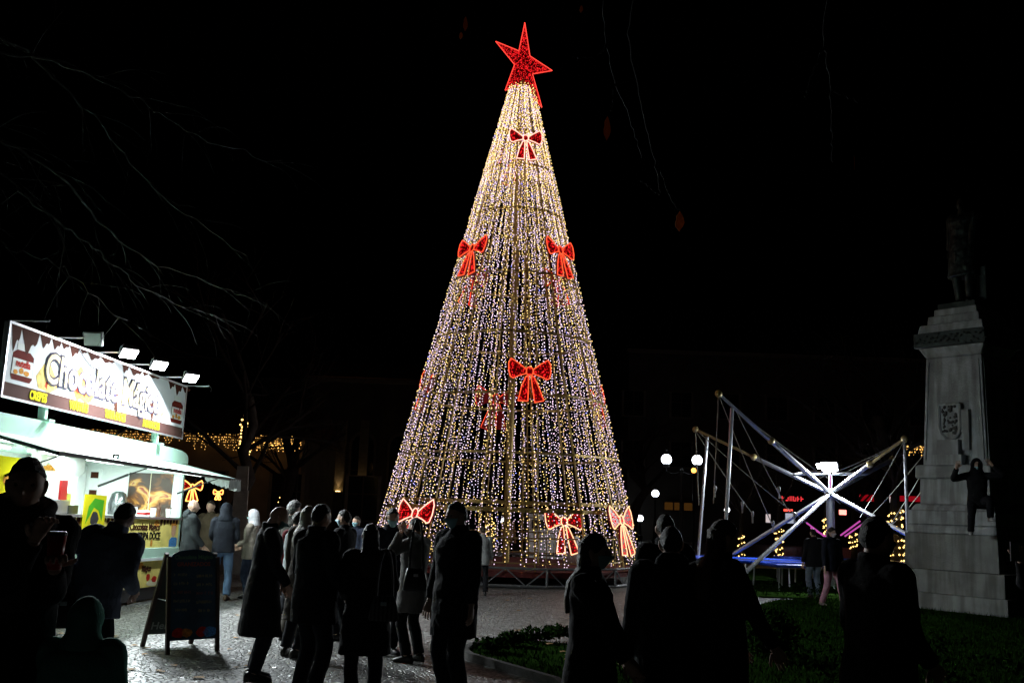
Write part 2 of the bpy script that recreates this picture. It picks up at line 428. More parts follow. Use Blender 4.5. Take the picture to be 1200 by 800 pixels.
EX, EY = np.array([0, 1., 0]), np.array([0, 0, 1.])
LN = 6.6
def kbox(name, x0, x1, y0, y1, z0, z1, m, parent=None, bev=0):
    mb = MB(); mb.box(((x0+x1)/2, (y0+y1)/2, (z0+z1)/2), (x1-x0, y1-y0, z1-z0))
    o = mb.build(name, m, parent or ki)
    if bev:
        b = o.modifiers.new('bevel', 'BEVEL'); b.width = bev; b.segments = 2
    return o
kbox('floor', -2.2, -.03, -LN, -.05, .55, .62, WHT)
kbox('rear_wall', -2.25, -2.2, -LN, 0, .55, 2.28, WHT)
kbox('end_wall', -2.2, -.07, -.05, 0, .55, 2.28, WHT); kbox('end_wall', -2.2, -.07, -LN, -LN+.05, .55, 2.28, WHT)
# roof with a rounded end profile
prof = [(-LN, 2.283), (0.02, 2.283), (.03, 2.30), (.03, 2.36), (0, 2.42), (-.1, 2.47), (-.3, 2.50), (-.8, 2.52), (-LN, 2.52)]
mb = MB(); mb.prism(prof, (0.02, 0, 0), EX, EY, 2.3); mb.build('roof', GREENLIT, ki)
kbox('corner_post', -.07, 0, -.07, 0, .62, 2.28, GREENLIT); kbox('corner_post', -.07, 0, -LN, -LN+.07, .62, 2.28, GREENLIT)
kbox('lower_rail', -.03, .025, -LN, .01, .63, .83, GREENLIT, bev=.012)
kbox('rail_lip', .025, .045, -LN, .01, .625, .67, WHT)
kbox('counter_top', -.45, .05, -LN+.05, -.072, 1.30, 1.335, INOX)
# chassis: skirt, wheel, jack legs
kbox('skirt', -.06, -.02, -LN, 0, .0, .195, DARK)
for y in (-.25, -LN+.3):
    mb = MB(); mb.tube([(-.3, y, -.3), (-.3, y, .6)], .03, 8); mb.box((-.3, y, -.02 if y > -1 else -.14), (.14, .14, .02)); mb.build('jack_leg', DARK, ki)
# printed banners on the counter front: cream yellow with lettering and food pictures
BAN = mat('banner_yellow', (.84, .68, .20), .95, spec=.03, noise=.15, nscale=5)
BROWN = mat('print_chocolate', (.055, .02, .012), .95, spec=.03); CREAM = mat('print_cream', (.75, .66, .45), .95, spec=.03); INKY = mat('print_black', (.015, .012, .01), .95, spec=.03)
ORNG = mat('print_caramel', (.62, .26, .05), .95, spec=.03, noise=.4, nscale=30); REDP = mat('print_red', (.50, .03, .02), .95, spec=.03, noise=.3, nscale=30)
YEL = mat('print_yellow', (.85, .72, .02), .95, spec=.03); BLUP = mat('print_blue', (.08, .25, .55), .95, spec=.03, noise=.5, nscale=60); SKINP = mat('print_skin', (.62, .36, .24), .95, spec=.03)
GREP = mat('print_green', (.10, .48, .03), .95, spec=.03)
def blob(cy, cz, ry, rz, n=12, jit=.15, rot=0):
    P = []
    for k in range(n):
        a = 2*PI*k/n; q = 1 + random.uniform(-jit, jit); x, y = ry*q*math.cos(a), rz*q*math.sin(a)
        P.append((cy + x*math.cos(rot) - y*math.sin(rot), cz + x*math.sin(rot) + y*math.cos(rot)))
    return P
def printed(name, polys, x, m, parent, d=.002):
    for i, p in enumerate(polys):
        mb = MB(); mb.prism(p, (x + .0003*i, 0, 0), EX, EY, d); mb.build(name, m, parent)
ub = kbox('counter_banner', -.02, .0, -LN+.08, -.075, .835, 1.298, BAN)
lb = kbox('lower_banner', -.02, .0, -LN+.02, -.03, .20, .622, BAN)
drip = []
for k in range(46):
    y = -6.2 + k*.133; h = random.uniform(.03, .11); drip.append([(y-.05, 1.296), (y-.045, 1.27-h*.4), (y-.01, 1.27-h), (y+.03, 1.27-h*.8), (y+.05, 1.296)][::-1])
for y in (-1.5,):
    lettering('Chocolate Mágico', (.003, y, 1.17), EX, EY, .17, BROWN, ub, offset=.003, xs=.95)
lettering('TRIPA DOCE', (.003, -1.32, 1.02), EX, EY, .165, INKY, ub, offset=.005, xs=.95)
printed('chocolate_drip', [[(y0, z0) for y0, z0 in d] for d in drip if not -2.2 < d[0][0] < -.9], .003, BROWN, ub)
printed('cone_print', [blob(-2.05, 1.0, .10, .06, rot=.7), blob(-1.9, .92, .06, .12, rot=-.5), blob(-1.62, .90, .05, .07), blob(-1.2, .905, .05, .055), blob(-1.05, 1.22, .10, .06)], .003, ORNG, ub)
printed('cup_print', [[(-2.3, .86), (-1.95, .86), (-1.9, .95), (-2.2, .98)], [(-1.75, .86), (-1.55, .86), (-1.5, .93), (-1.7, .95)]], .0035, CREAM, ub)
printed('portrait_print', [blob(-.3, 1.12, .10, .12, jit=.04)], .003, SKINP, ub)
printed('portrait_shirt', [[(-.46, .84), (-.12, .84), (-.12, .98), (-.2, 1.0), (-.38, 1.0), (-.46, .95)]], .0035, BLUP, ub)
printed('portrait_hair', [[(-.40, 1.12), (-.42, 1.24), (-.3, 1.29), (-.18, 1.24), (-.19, 1.12), (-.23, 1.2), (-.36, 1.2)][::-1]], .006, ORNG, ub)
lettering('Mágico', (.003, -1.3, .50), EX, EY, .13, BROWN, lb, offset=.004)
scribble((.003, -4.7, .27), EX, EY, .6, .09, BROWN, lb, 3); scribble((.003, -3.0, 1.0), EX, EY, .6, .12, INKY, ub, 4)
printed('churro_print', [blob(-2.3, .33, .25, .09), blob(-1.9, .28, .13, .07), blob(-3.6, .32, .2, .08), blob(-1.55, .55, .14, .05)], .003, ORNG, lb)
printed('strawberry_print', [blob(-1.2, .36, .07, .06), blob(-.95, .32, .10, .05), blob(-.6, .56, .09, .04), blob(-2.7, .42, .08, .06)], .003, REDP, lb)
printed('plate_print', [blob(-1.0, .26, .25, .05, jit=.02), blob(-2.1, .24, .33, .035, jit=.02)], .0025, CREAM, lb)
# vertical flag board standing on the counter
fl = kbox('flag_board', .052, .062, -3.80, -3.12, .76, 1.62, YEL)
printed('flag_green', [[(-3.72, 1.2), (-3.66, 1.45), (-3.5, 1.57), (-3.2, 1.55), (-3.22, 1.25), (-3.35, 1.4), (-3.5, 1.44)][::-1]], .065, GREP, fl)
printed('flag_picture', [blob(-3.45, 1.28, .13, .11)], .066, DARK, fl); printed('flag_fruit', [blob(-3.6, 1.1, .07, .05), blob(-3.35, 1.05, .08, .05)], .066, REDP, fl)
printed('flag_swirl', [blob(-3.42, .9, .22, .07)], .066, ORNG, fl)
fl2 = kbox('flag_board', .052, .062, -6.1, -5.3, .9, 2.0, YEL)
printed('flag_picture', [blob(-5.7, 1.7, .25, .12)], .065, ORNG, fl2); scribble((.063, -5.7, 1.35), EX, EY, .5, .09, REDP, fl2, 5)
# raised hatch
hp0, hp1 = np.array([.03, 0, 2.27]), np.array([.98, 0, 2.045])
dv = hp1-hp0; nv = np.array([-dv[2], 0, dv[0]]); nv /= np.linalg.norm(nv)
mb = MB()
A = [hp0 + [0, -6.45, 0], hp1 + [0, -6.45, 0], hp1 + [0, .05, 0], hp0 + [0, .05, 0]]
mb.add(np.array(A + [p - nv*.045 for p in A]), [(0, 1, 2, 3), (7, 6, 5, 4), (0, 4, 5, 1), (1, 5, 6, 2), (2, 6, 7, 3), (3, 7, 4, 0)])
ht = mb.build('raised_hatch', GREENLIT, ki)
mb = MB(); mb.box((.985, -3.2, 2.03), (.03, 6.54, .04)); mb.build('hatch_shadow_line', DARK, ht)  # dark strip draws the shadow line along the hatch's outer edge
mb = MB(); mb.tube([(.95, -4.95, 2.07), (.95, -4.95, 2.12), (.95, -4.82, 2.12), (.95, -4.82, 2.07)], .015, 6); mb.build('hatch_handle', DARK, ht)
for y in (-.35, -3.35, -5.9):
    mb = MB(); mb.tube([(.02, y, 1.75), (.45, y, 1.93)], .018, 8); mb.tube([(.45, y, 1.93), (.8, y, 2.06)], .009, 8); mb.build('gas_strut', DARK, ki)
# scalloped awning strip at the hatch end and a loose piece at the near end
def scallops(name, p0, p1, drop, n, parent):
    p0, p1 = np.array(p0), np.array(p1); V = []; Fc = []
    for k in range(n*4+1):
        t = k/(n*4); p = p0 + (p1-p0)*t; w = drop*(.72 + .28*abs(math.sin(PI*t*n))) ; b = .012*math.sin(t*37)
        V += [p + [b, 0, 0], p - [0, 0, w] + [b*2, b, 0]]
    for k in range(n*4): Fc.append((2*k, 2*k+2, 2*k+3, 2*k+1))
    mb = MB(); mb.add(V, Fc); o = mb.build(name, mat('awning_cloth', (.62, .66, .64), .8, bump=.3, bscale=9), parent)
    s = o.modifiers.new('solid', 'SOLIDIFY'); s.thickness = .004; return o
scallops('valance', (.35, .06, 2.17), (.99, .06, 2.03), .20, 7, ht); scallops('valance', (1.0, .05, 2.03), (1.0, -.5, 2.03), .20, 5, ht)
scallops('valance', (.9, -5.6, 2.06), (.05, -5.3, 2.25), .30, 3, ht)
# interior lights: two fluorescent battens
TUBE = glow('fluorescent_tube', (.86, 1.0, .95), 8)
for x, y0, y1 in ((-1.1, -3.4, -.6), (-1.1, -6.3, -3.8), (-.25, -3.0, -.4), (-.25, -6.2, -3.6)):
    mb = MB(); mb.box((x, (y0+y1)/2, 2.262), (.12, y1-y0, .03)); bt = mb.build('light_batten', WHT, ki)
    mb = MB(); mb.tube([(x, y0+.05, 2.23), (x, y1-.05, 2.23)], .016, 8); mb.build('tube_light', TUBE, bt)
    lamp('fluorescent_light', 'AREA', (x, (y0+y1)/2, 2.205), 42, (.84, 1.0, .95), ki, size=.12, sy=y1-y0-.2, direction=(0, 0, -1)).rotation_euler = (0, 0, 0)
for y0, y1 in ((-2.9, -.5), (-6.0, -3.6)):
    mb = MB(); mb.box((.5, (y0+y1)/2, 2.088), (.07, y1-y0, .03)); bt = mb.build('light_batten', WHT, ht)
    mb = MB(); mb.tube([(.5, y0+.05, 2.062), (.5, y1-.05, 2.062)], .013, 8); mb.build('tube_light', TUBE, bt)
    lamp('hatch_light', 'AREA', (.5, (y0+y1)/2, 2.045), 30, (.84, .98, 1.0), ki, size=.08, sy=y1-y0-.2, direction=(0, 0, -1)).rotation_euler = (0, 0, 0)
# end wall fittings: fridge, price board, chocolate poster, clutter
fr = kbox('display_fridge', -2.18, -1.78, -.60, -.06, .62, 2.2, WHT, bev=.02)
GLAS = mat('fridge_glass', (.25, .38, .42), .08, spec=.6)
kbox('fridge_door_glass', -2.12, -1.84, -.612, -.602, 1.25, 2.1, GLAS, fr)
for z in (1.45, 1.68, 1.9):
    kbox('shelf_edge', -2.12, -1.84, -.618, -.613, z, z+.02, WHT, fr)
    for k in range(5): kbox('packet', -2.1+k*.052, -2.06+k*.052, -.621, -.6135, z+.022, z+.022+random.uniform(.06, .13), random.choice([ORNG, YEL, GREP, BLUP, REDP]), fr)
cb = kbox('white_cupboard', -2.19, -1.5, -1.5, -.95, .62, 2.15, WHT, bev=.02)
hd = kbox('header_print', -2.15, -1.55, -1.515, -1.502, 2.02, 2.14, CREAM, cb)
kbox('waffle_print', -2.1, -1.6, -1.52, -1.516, 2.03, 2.12, ORNG, cb)
pb = kbox('price_board', -1.74, -1.52, -.075, -.052, 1.25, 2.15, WHT)
for z in (1.98, 1.66, 1.45): kbox('price_picture', -1.70, -1.56, -.08, -.076, z, z+.11, BROWN, pb)
def onend(poly_mb, name, m, parent): return poly_mb.build(name, m, parent)
def poster_material():
    m = bpy.data.materials.new('poster_print'); m.use_nodes = True; nt = m.node_tree; b = nt.nodes['Principled BSDF']
    tc = nt.nodes.new('ShaderNodeTexCoord'); n = nt.nodes.new('ShaderNodeTexNoise'); n.inputs['Scale'].default_value = 2.6; n.inputs['Distortion'].default_value = 1.2; n.inputs['Detail'].default_value = 5
    r = nt.nodes.new('ShaderNodeValToRGB'); e = r.color_ramp.elements
    for p, c in ((.0, (.03, .02, .015, 1)), (.46, (.05, .03, .02, 1)), (.53, (.16, .06, .02, 1)), (.58, (.55, .25, .05, 1)), (.62, (.6, .42, .15, 1)), (.67, (.3, .05, .03, 1))):
        q = e[0] if p == 0 else e.new(p); q.color = c
    e[-1].color = (.35, .28, .22, 1); nt.links.new(tc.outputs['Object'], n.inputs['Vector']); nt.links.new(n.outputs[0], r.inputs[0]); nt.links.new(r.outputs[0], b.inputs['Base Color']); b.inputs['Roughness'].default_value = .35
    return m
ps = kbox('chocolate_poster', -.99, -.19, -.075, -.052, 1.28, 2.10, poster_material())
mb = MB(); mb.box((-.59, -.0765, 1.69), (.012, .002, .82)); mb.build('poster_seam', CREAM, ps)
mb = MB(); mb.lathe([(.0, 0), (.16, .02), (.17, .2), (.12, .38), (.06, .42)], (-1.02, -.35, 1.335), 14); mb.build('chafing_lid', mat('grey_metal', (.2, .21, .22), .25, .9), ki, smooth=True)
# counter clutter: every piece a part of the counter's dressing stays its own thing
CUPW = mat('white_paper', (.75, .75, .74), .95, spec=.03); REDC = mat('red_plastic', (.55, .02, .02), .35)
def counter_item(name, label, cat, y, x, mb, mats, group=None):
    p = KM @ Vector((x, y, 1.336)); t = thing(name, label, cat, p, rad(-4), group)
    return t
def put(name, label, cat, y, x, parts, group=None):
    t = counter_item(name, label, cat, y, x, None, None, group)
    for nm, mb, m in parts: mb.build(nm, m, t)
    return t
def cup_mb(h=.12, r=.04): return MB().lathe([(r*.75, 0), (r, h)], n=12)
lidcol = mat('lid_brown', (.1, .04, .02), .4)
i_ = 0
words = ['nearest the flag board', 'second from the flag board', 'third from the flag board', 'beside the corner post']
for y in (-2.2, -1.75, -1.0, -.35):
    put('paper_cup', 'white paper cup on the trailer counter, %s' % words[i_], 'cup', y, -.1, [('cup_wall', cup_mb(.15, .05), CUPW), ('lid', MB().lathe([(.052, .15), (.052, .165), (.03, .17)], n=12), lidcol)], 'paper cups on the trailer counter'); i_ += 1
put('slush_machine', 'clear and red drinks dispenser on the trailer counter behind the standing man', 'dispenser', -4.25, -.2, [('body', MB().box((0, 0, .09), (.3, .5, .18)), INOX), ('red_tank', MB().box((.02, .12, .32), (.2, .18, .27)), REDC), ('white_tank', MB().box((.02, -.12, .32), (.2, .18, .27)), CUPW)])
put('card_terminal', 'small grey till on the trailer counter beside the flag board', 'till', -3.9, -.15, [('body', MB().box((0, 0, .06), (.22, .28, .12)), DARK), ('screen', MB().box((-.02, 0, .2), (.03, .26, .17)), INOX)])
put('napkin_box', 'white and red napkin box on the trailer counter', 'box', -1.35, -.12, [('box', MB().box((0, 0, .05), (.14, .22, .10)), CUPW), ('band', MB().box((.002, 0, .05), (.142, .222, .035)), REDC)])
put('sauce_bottle', 'dark sauce bottle standing on the trailer counter', 'bottle', -.72, -.12, [('bottle', MB().lathe([(.035, 0), (.035, .14), (.015, .18), (.012, .24)], n=10), lidcol)])
# ------------------------------------------------------------------ the big sign on the roof
sg = kbox('roof_sign', -.06, .0, -6.13, -.33, 2.71, 3.64, WHT)
SGW = mat('sign_face', (.74, .74, .78), .95, spec=.03)
kbox('sign_face', .0, .006, -6.11, -.35, 2.90, 3.62, SGW, sg)
kbox('brown_band', .0, .006, -6.11, -.35, 2.73, 2.898, mat('sign_brown', (.09, .045, .04), .95, spec=.03), sg)
mb = MB()
for y0, y1, z0, z1 in ((-6.14, -.32, 3.62, 3.65), (-6.14, -.32, 2.70, 2.725), (-6.14, -6.11, 2.725, 3.62), (-.35, -.32, 2.725, 3.62)):
    mb.box((.004, (y0+y1)/2, (z0+z1)/2), (.03, y1-y0, z1-z0))
mb.build('sign_frame', mat('aluminium', (.6, .6, .62), .4, .8), sg)
drips = []
y = -6.08
while y < -.5:
    w = random.uniform(.16, .5); h = random.uniform(.04, .16) if y > -5.6 else .26
    if random.random() < .35 and y > -5.3: y += w*.8; continue
    P = [(y, 3.618)] + [(y + w*(.1 + .8*t), 3.618 - h*math.sin(PI*(t*.86+.07))**.55*(1 - .3*math.cos(t*9))) for t in [k/8 for k in range(9)]] + [(y+w, 3.618)]
    drips.append(P[::-1]); y += w*random.uniform(.95, 1.05)
printed('chocolate_drip', drips, .0085, mat('drip_chocolate', (.06, .018, .012), .95, spec=.03), sg)
lettering('Chocolate Mágico', (.0145, -3.3, 3.20), EX, EY, .56, mat('letter_outline', (.05, .04, .07), .95, spec=.03), sg, offset=.034, extrude=.001, xs=.92)
lettering('Chocolate Mágico', (.0175, -3.3, 3.20), EX, EY, .56, mat('letter_cream', (.72, .60, .34), .95, spec=.03), sg, offset=.008, extrude=.001, xs=.92)
for px, t in ((43, 'CREPES'), (92, 'WAFFLES'), (136, 'TRIPA DOCE'), (179, 'BOMBOCAS')):
    y = float(kf(px, 480, .01)[1]); lettering(t, (.008, y, 2.812), EX, EY, .155, YEL, sg, offset=.006, xs=.78 if len(t) > 7 else .85)
def jar(y, sg):
    printed('jar_print', [[(y-.22, 2.95), (y+.20, 2.95), (y+.25, 3.0), (y+.24, 3.28), (y+.14, 3.33), (y-.16, 3.33), (y-.25, 3.28), (y-.26, 3.0)]], .0085, mat('jar_cocoa', (.12, .014, .01), .95, spec=.03), sg)
    printed('jar_lid', [[(y-.17, 3.335), (y+.15, 3.335), (y+.15, 3.42), (y-.17, 3.42)]], .0085, CUPW, sg)
    printed('jar_label', [[(y-.25, 3.02), (y+.24, 3.02), (y+.235, 3.22), (y-.24, 3.22)]], .0110, CUPW, sg)
    lettering('nutella', (.0120, y, 3.165), EX, EY, .13, REDP, sg, offset=.003, extrude=.001)
    printed('jar_picture', [blob(y+.1, 3.06, .07, .035), blob(y-.03, 3.075, .05, .04), blob(y-.16, 3.05, .05, .03)], .0125, ORNG, sg)
jar(-5.72, sg); jar(-.66, sg)
def food(y, z, polys):
    for m, P in polys: printed('food_print', [[(y+a, z+b) for a, b in q] for q in P], .0085 if m is not BROWN else .011, m, sg)
CREP = mat('print_crepe', (.62, .44, .16), .95, spec=.03, noise=.35, nscale=14)
food(-5.1, 2.97, [(CREP, [[(-.28, .1), (-.2, -.04), (.1, -.07), (.28, .0), (.22, .15), (.05, .30), (-.12, .28)]]), (REDP, [[(-.05, .0), (.02, -.03), (.05, .2)], [(.12, .02), (.2, .04), (.08, .18)]])])
food(-4.15, 2.97, [(ORNG, [blob(-.08, .16, .16, .24), blob(.15, .04, .2, .13)]), (REDP, [blob(-.12, .1, .07, .1)]), (BROWN, [blob(.1, .05, .04, .05), blob(-.05, .25, .05, .06)])])
food(-2.9, 2.97, [(CREP, [[(-.05, -.05), (.12, -.06), (.35, .2), (.2, .32), (.02, .28)]]), (BROWN, [[(-.24, .25), (-.18, -.06), (-.06, -.08), (-.12, .26)]])])
food(-1.55, 2.95, [(CREP, [[(-.0, -.03), (.25, -.04), (.36, .15), (.2, .28)]]), (BROWN, [[(-.3, .22), (-.16, -.05), (-.1, -.05), (-.08, .22)]])])
for y in (-5.0, -1.35):
    mb = MB(); mb.box((-.05, y, 2.60), (.10, .07, .24)); mb.box((-.02, y, 2.535), (.22, .14, .03)); mb.build('sign_post', GREENLIT, ki)
for y in (-5.6, -3.2, -.8):
    mb = MB(); mb.bar((-.06, y, 3.3), (-1.3, y, 2.5), .035, .035); mb.build('sign_brace', STEEL, ki)
# floodlights on arms over the sign
FLH = mat('flood_housing', (.08, .08, .085), .4, .3); FLG = mat('flood_glass_unlit', (.55, .60, .58), .15); FLON = glow('flood_led', (.90, .97, 1.0), 60)
def flood(parent, pos, d, energy, lit, sz=.19, col=(.88, .96, 1.0), spread=None):
    pos = np.array(pos, float); d = np.array(d, float); d /= np.linalg.norm(d); x, y, z = frame_from(d); R = np.stack([x, y, z], 1)
    mb = MB(); mb.box(pos - d*.04, (sz, sz*.8, .07), rot=R)
    for k in range(-2, 3): mb.box(pos - d*.09 + x*k*sz*.18, (.012, sz*.7, .03), rot=R)
    h = mb.build('floodlight', FLH, parent)
    mb = MB(); mb.box(pos + d*.001, (sz*.9, sz*.7, .012), rot=R); mb.build('flood_glass', FLON if lit else FLG, h)
    mb = MB(); mb.tube([pos + x*sz*.55 - d*.03, pos + x*sz*.55 + [0, 0, .09], pos - x*sz*.55 + [0, 0, .09], pos - x*sz*.55 - d*.03], .01, 5); mb.build('flood_bracket', STEEL, h)
    if lit: lamp('flood_beam', 'AREA', pos + d*.02, energy, col, parent, size=sz*.85, direction=d, spread=spread)
for i, (px, py) in enumerate(((12, 379), (66, 397), (112, 413), (150, 428), (190, 441), (218, 452))):
    y = float(kf(px, py, .0)[1]); mb = MB()
    mb.tube([(-.03, y, 3.655), (.42 if i else .5, y, 3.66)], .014, 6); mb.build('lamp_arm', STEEL, ki)
    if i in (1, 2, 3, 4):
        d = (.42, -.42, -.80) if i > 1 else (.1, -.9, -.35)
        flood(ki, (.50, y, 3.64), d, 215, i > 1, sz=.24)
    else:
        mb = MB(); mb.tube([(.44, y, 3.65), (.47, y, 3.6), (.46, y, 3.56)], .006, 5); mb.build('cable_end', DARK, ki)
mb = MB(); mb.tube([(.012, -4.35 + .1*k, 3.60 - .18*math.sin(PI*k/11)) for k in range(12)], .008, 5); mb.build('sign_cable', DARK, ki)
# towbar box and step seen at the right end
mb = MB(); mb.bar((-.4, .02, .55), (.25, .5, .55), .06, .06); mb.bar((.05, .02, .9), (.2, .4, .57), .03, .03); mb.build('tow_bar', STEEL, ki)

# ------------------------------------------------------------------ chalkboard stand
def aframe():
    A = ground(194, 767); W = .62; ex = np.array([math.cos(rad(40)), math.sin(rad(40)), 0]); c = A + ex*W/2      # front feet
    back = np.cross([0, 0, 1.], ex)                     # away from the viewer
    t = thing('chalkboard_stand', 'dark wooden A-frame menu board with arched top standing on the cobbles', 'menu board', c, math.atan2(ex[1], ex[0]))
    Hh = 1.12; lean = .20; WOOD = mat('dark_wood', (.035, .018, .012), .5, noise=.4, nscale=20)
    BRD = mat('chalk_board', (.014, .05, .085), .6, noise=.4, nscale=4); BRD2 = mat('chalk_board_green', (.012, .022, .015), .6)
    up = np.array([0, lean, Hh]); up /= np.linalg.norm(up); L = math.hypot(lean, Hh)
    w = W/2
    for s in (-1, 1): MB().bar((s*(w-.02), 0, 0), np.array([s*(w-.02), 0, 0]) + up*L*.93, .045, .04).build('front_leg', WOOD, t)
    arch = [(-w+.0451, L*.13), (w-.0451, L*.13), (w-.0451, L*.93)] + [((w-.0451)*math.cos(PI*k/10), L*.93 + .09*math.sin(PI*k/10)) for k in range(1, 10)] + [(-w+.0451, L*.93)]
    mb = MB(); mb.prism(arch, (0, -.012, 0), np.array([1., 0, 0]), up, .02); bd = mb.build('front_board', BRD, t)
    nrm = np.cross([1., 0, 0], up)
    CH = mat('chalk_yellow', (.30, .24, .10), .8); CHG = mat('chalk_green', (.10, .22, .12), .8); CHR = mat('chalk_red', (.30, .08, .06), .8)
    def ch(txt, x, h, size, m): lettering(txt, np.array([x, -.012, 0]) + up*h + nrm*.0005, (1, 0, 0), up, size, m, bd, extrude=.0008, offset=.002)
    ch('Chocolate Mágico', 0, L*.93, .062, CHG); ch('GRANIZADOS', 0, L*.86, .062, CHR)
    for i, (a, b) in enumerate((('Crepe', 'Waffle'), ('Chocolate', 'Nutella'), ('Morango', 'Doce'), ('Banana', 'Tripa doce'), ('Gelado', 'Bolacha'))):
        for x, dz, q in ((-w*.45, .0, 0), (w*.42, .015, 9)): scribble(np.array([x, -.012, 0]) + up*L*(.76-dz-.085*i) + nrm*.0005, (1, 0, 0), up, .19 if i != 4 else .14, .032, CH if i != 2 else CHR, bd, i+q)
    for x, r, m in ((-.15, .07, REDP), (-.06, .06, ORNG), (.08, .07, REDP), (.16, .08, BLUP)):
        mb = MB(); mb.prism(blob(x*w*4, L*.2, r, r*.8), np.array([0, -.0125, 0]) + nrm*.001, np.array([1., 0, 0]), up, .001); mb.build('food_picture', m, bd)
    # rear half
    upb = np.array([0, -(lean + .31), Hh]); upb /= np.linalg.norm(upb); b0 = np.array([0, lean*2 + .34, 0])
    for s in (-1, 1): MB().bar(b0 + [s*(w-.02), 0, 0], b0 + [s*(w-.02), 0, 0] + upb*1.19, .045, .04).build('rear_leg', WOOD, t)
    mb = MB(); mb.prism([(-w+.0451, .15), (w-.0451, .15), (w-.0451, 1.15), (-w+.0451, 1.15)], b0, np.array([1., 0, 0]), upb, .02); rb = mb.build('rear_board', BRD2, t)
    n2 = np.cross([1., 0, 0], upb)
    lettering('Heineken', b0 + np.array([-.0, -.001, 0]) + upb*.26 + n2*.001, (1, 0, 0), upb, .13, mat('chalk_pale', (.18, .2, .18), .8), rb, extrude=.0008, offset=.002)
    for s in (-1, 1): MB().tube([(s*(w-.05), .1, Hh*.5), (s*(w-.05), lean+.27, Hh*.5)], .006, 5).build('stay_chain', STEEL, t)
    return t
aframe()
# ================================================================== bungee trampoline ride
HUB = atY(973, 578, 26.5)
rd = thing('bungee_trampoline', 'steel bungee trampoline ride with splayed booms and blue jump pads', 'trampoline ride', (HUB[0], HUB[1], 0))
TUB = mat('ride_steel', (.50, .52, .56), .35, .8); CAB = mat('bungee_cord', (.35, .34, .28), .7); BRASS = mat('boom_yellow', (.45, .36, .16), .45, .5)
def tubeW(name, pts, r, m, parent=rd, n=8):
    mb = MB(); mb.tube(pts, r, n); return mb.build(name, m, parent, world=True)
mast0 = np.array([HUB[0], HUB[1], 0.03]); top = atY(973, 545, 26.5)
tubeW('mast', [mast0, HUB + [0, 0, .05]], .11, TUB); tubeW('mast_top', [HUB, top - [0, 0, .1]], .05, TUB)
PINK = glow('pink_light_tube', (1.0, .15, .75), .55)
tubeW('light_tube', [HUB + [-.02, -.06, .1], atY(973, 556, 26.43)], .022, PINK)
mb = MB(); mb.ball(HUB, .15, 12); mb.build('hub', TUB, rd, world=True, smooth=True)
A = {'a': atY(842, 461, 24.0), 'b': atY(815, 503, 28.0), 'c': atY(1060, 514, 24.6), 'd': atY(1100, 508, 28.6)}
for k, p in A.items():
    q = HUB + (p-HUB)*.55
    tubeW('boom', [HUB, q], .058, TUB); tubeW('boom_extension', [q, p], .038, BRASS if k in 'bc' else TUB)
    mb = MB(); mb.ball(p, .09, 10); mb.ball(q, .095, 10); mb.build('boom_joint', BRASS, rd, world=True, smooth=True)
Lg = {'a': atY(868, 676, 23.4), 'b': atY(858, 650, 27.8), 'c': atY(1067, 628, 23.6), 'd': atY(1078, 640, 29)}
for k, p in Lg.items():
    d = (p-HUB); t = (.06-HUB[2])/d[2]; tubeW('splayed_leg', [HUB, HUB + d*min(t, 1.6)], .052, TUB)
for nm, a, b, Y in (('p', (858, 478), (851, 604), 24.2), ('q', (829, 512), (819, 640), 27.6), ('r', (1060, 516), (1063, 598), 24.7)):
    p0 = atY(*a, Y); p1 = atY(*b, Y); d = p1-p0; t = (.03-p0[2])/d[2]
    tubeW('post', [p0, p0 + d*t], .045, TUB)
# tie frame between booms
r1, r2, r3, r4 = atY(930, 556, 26.0), atY(1016, 555, 26.0), atY(945, 552, 27.4), atY(998, 559, 27.2)
for a, b in ((r1, r2), (r1, r3), (r3, r2), (r2, r4)): tubeW('tie_bar', [a, b], .025, TUB)
for a, b, Y in (((945, 612), (966, 628), 26), ((985, 627), (1008, 610), 26), ((968, 628), (950, 618), 26.6), ((990, 628), (1016, 610), 26.4)):
    tubeW('light_tube', [atY(*a, Y), atY(*b, Y)], .02, PINK)
def cable(a, b, Ya, Yb, sag=.0, r=.013, m=CAB):
    p, q = atY(*a, Ya), atY(*b, Yb)
    tubeW('cable', [p + (q-p)*t - np.array([0, 0, sag*math.sin(PI*t)]) for t in np.linspace(0, 1, 9)], r, m, n=5)
for a, b in (((842, 462), (836, 590)), ((842, 462), (905, 615)), ((844, 464), (970, 560)), ((815, 505), (819, 592)), ((816, 506), (882, 602)), ((820, 507), (945, 612)),
             ((1060, 515), (1008, 606)), ((1058, 516), (960, 560)), ((1058, 514), (985, 556)), ((862, 480), (925, 600)), ((845, 465), (985, 590)), ((1092, 520), (1020, 605)), ((1094, 530), (1040, 620)), ((1084, 570), (1045, 615))):
    cable(a, b, 25.0, 25.6, sag=.05)
CLIP = mat('harness_clip', (.6, .6, .62), .3, .8)
for px, py in ((906, 613), (838, 572), (851, 596), (913, 573), (931, 603), (882, 602), (870, 590)):
    mb = MB(); c = atY(px, py, 25.4); mb.ball(c, .06, 8, sc=(.7, .7, 1.3)); mb.tube([c, c - [0, 0, .22]], .02, 5); mb.build('harness_clip', CLIP, rd, world=True)
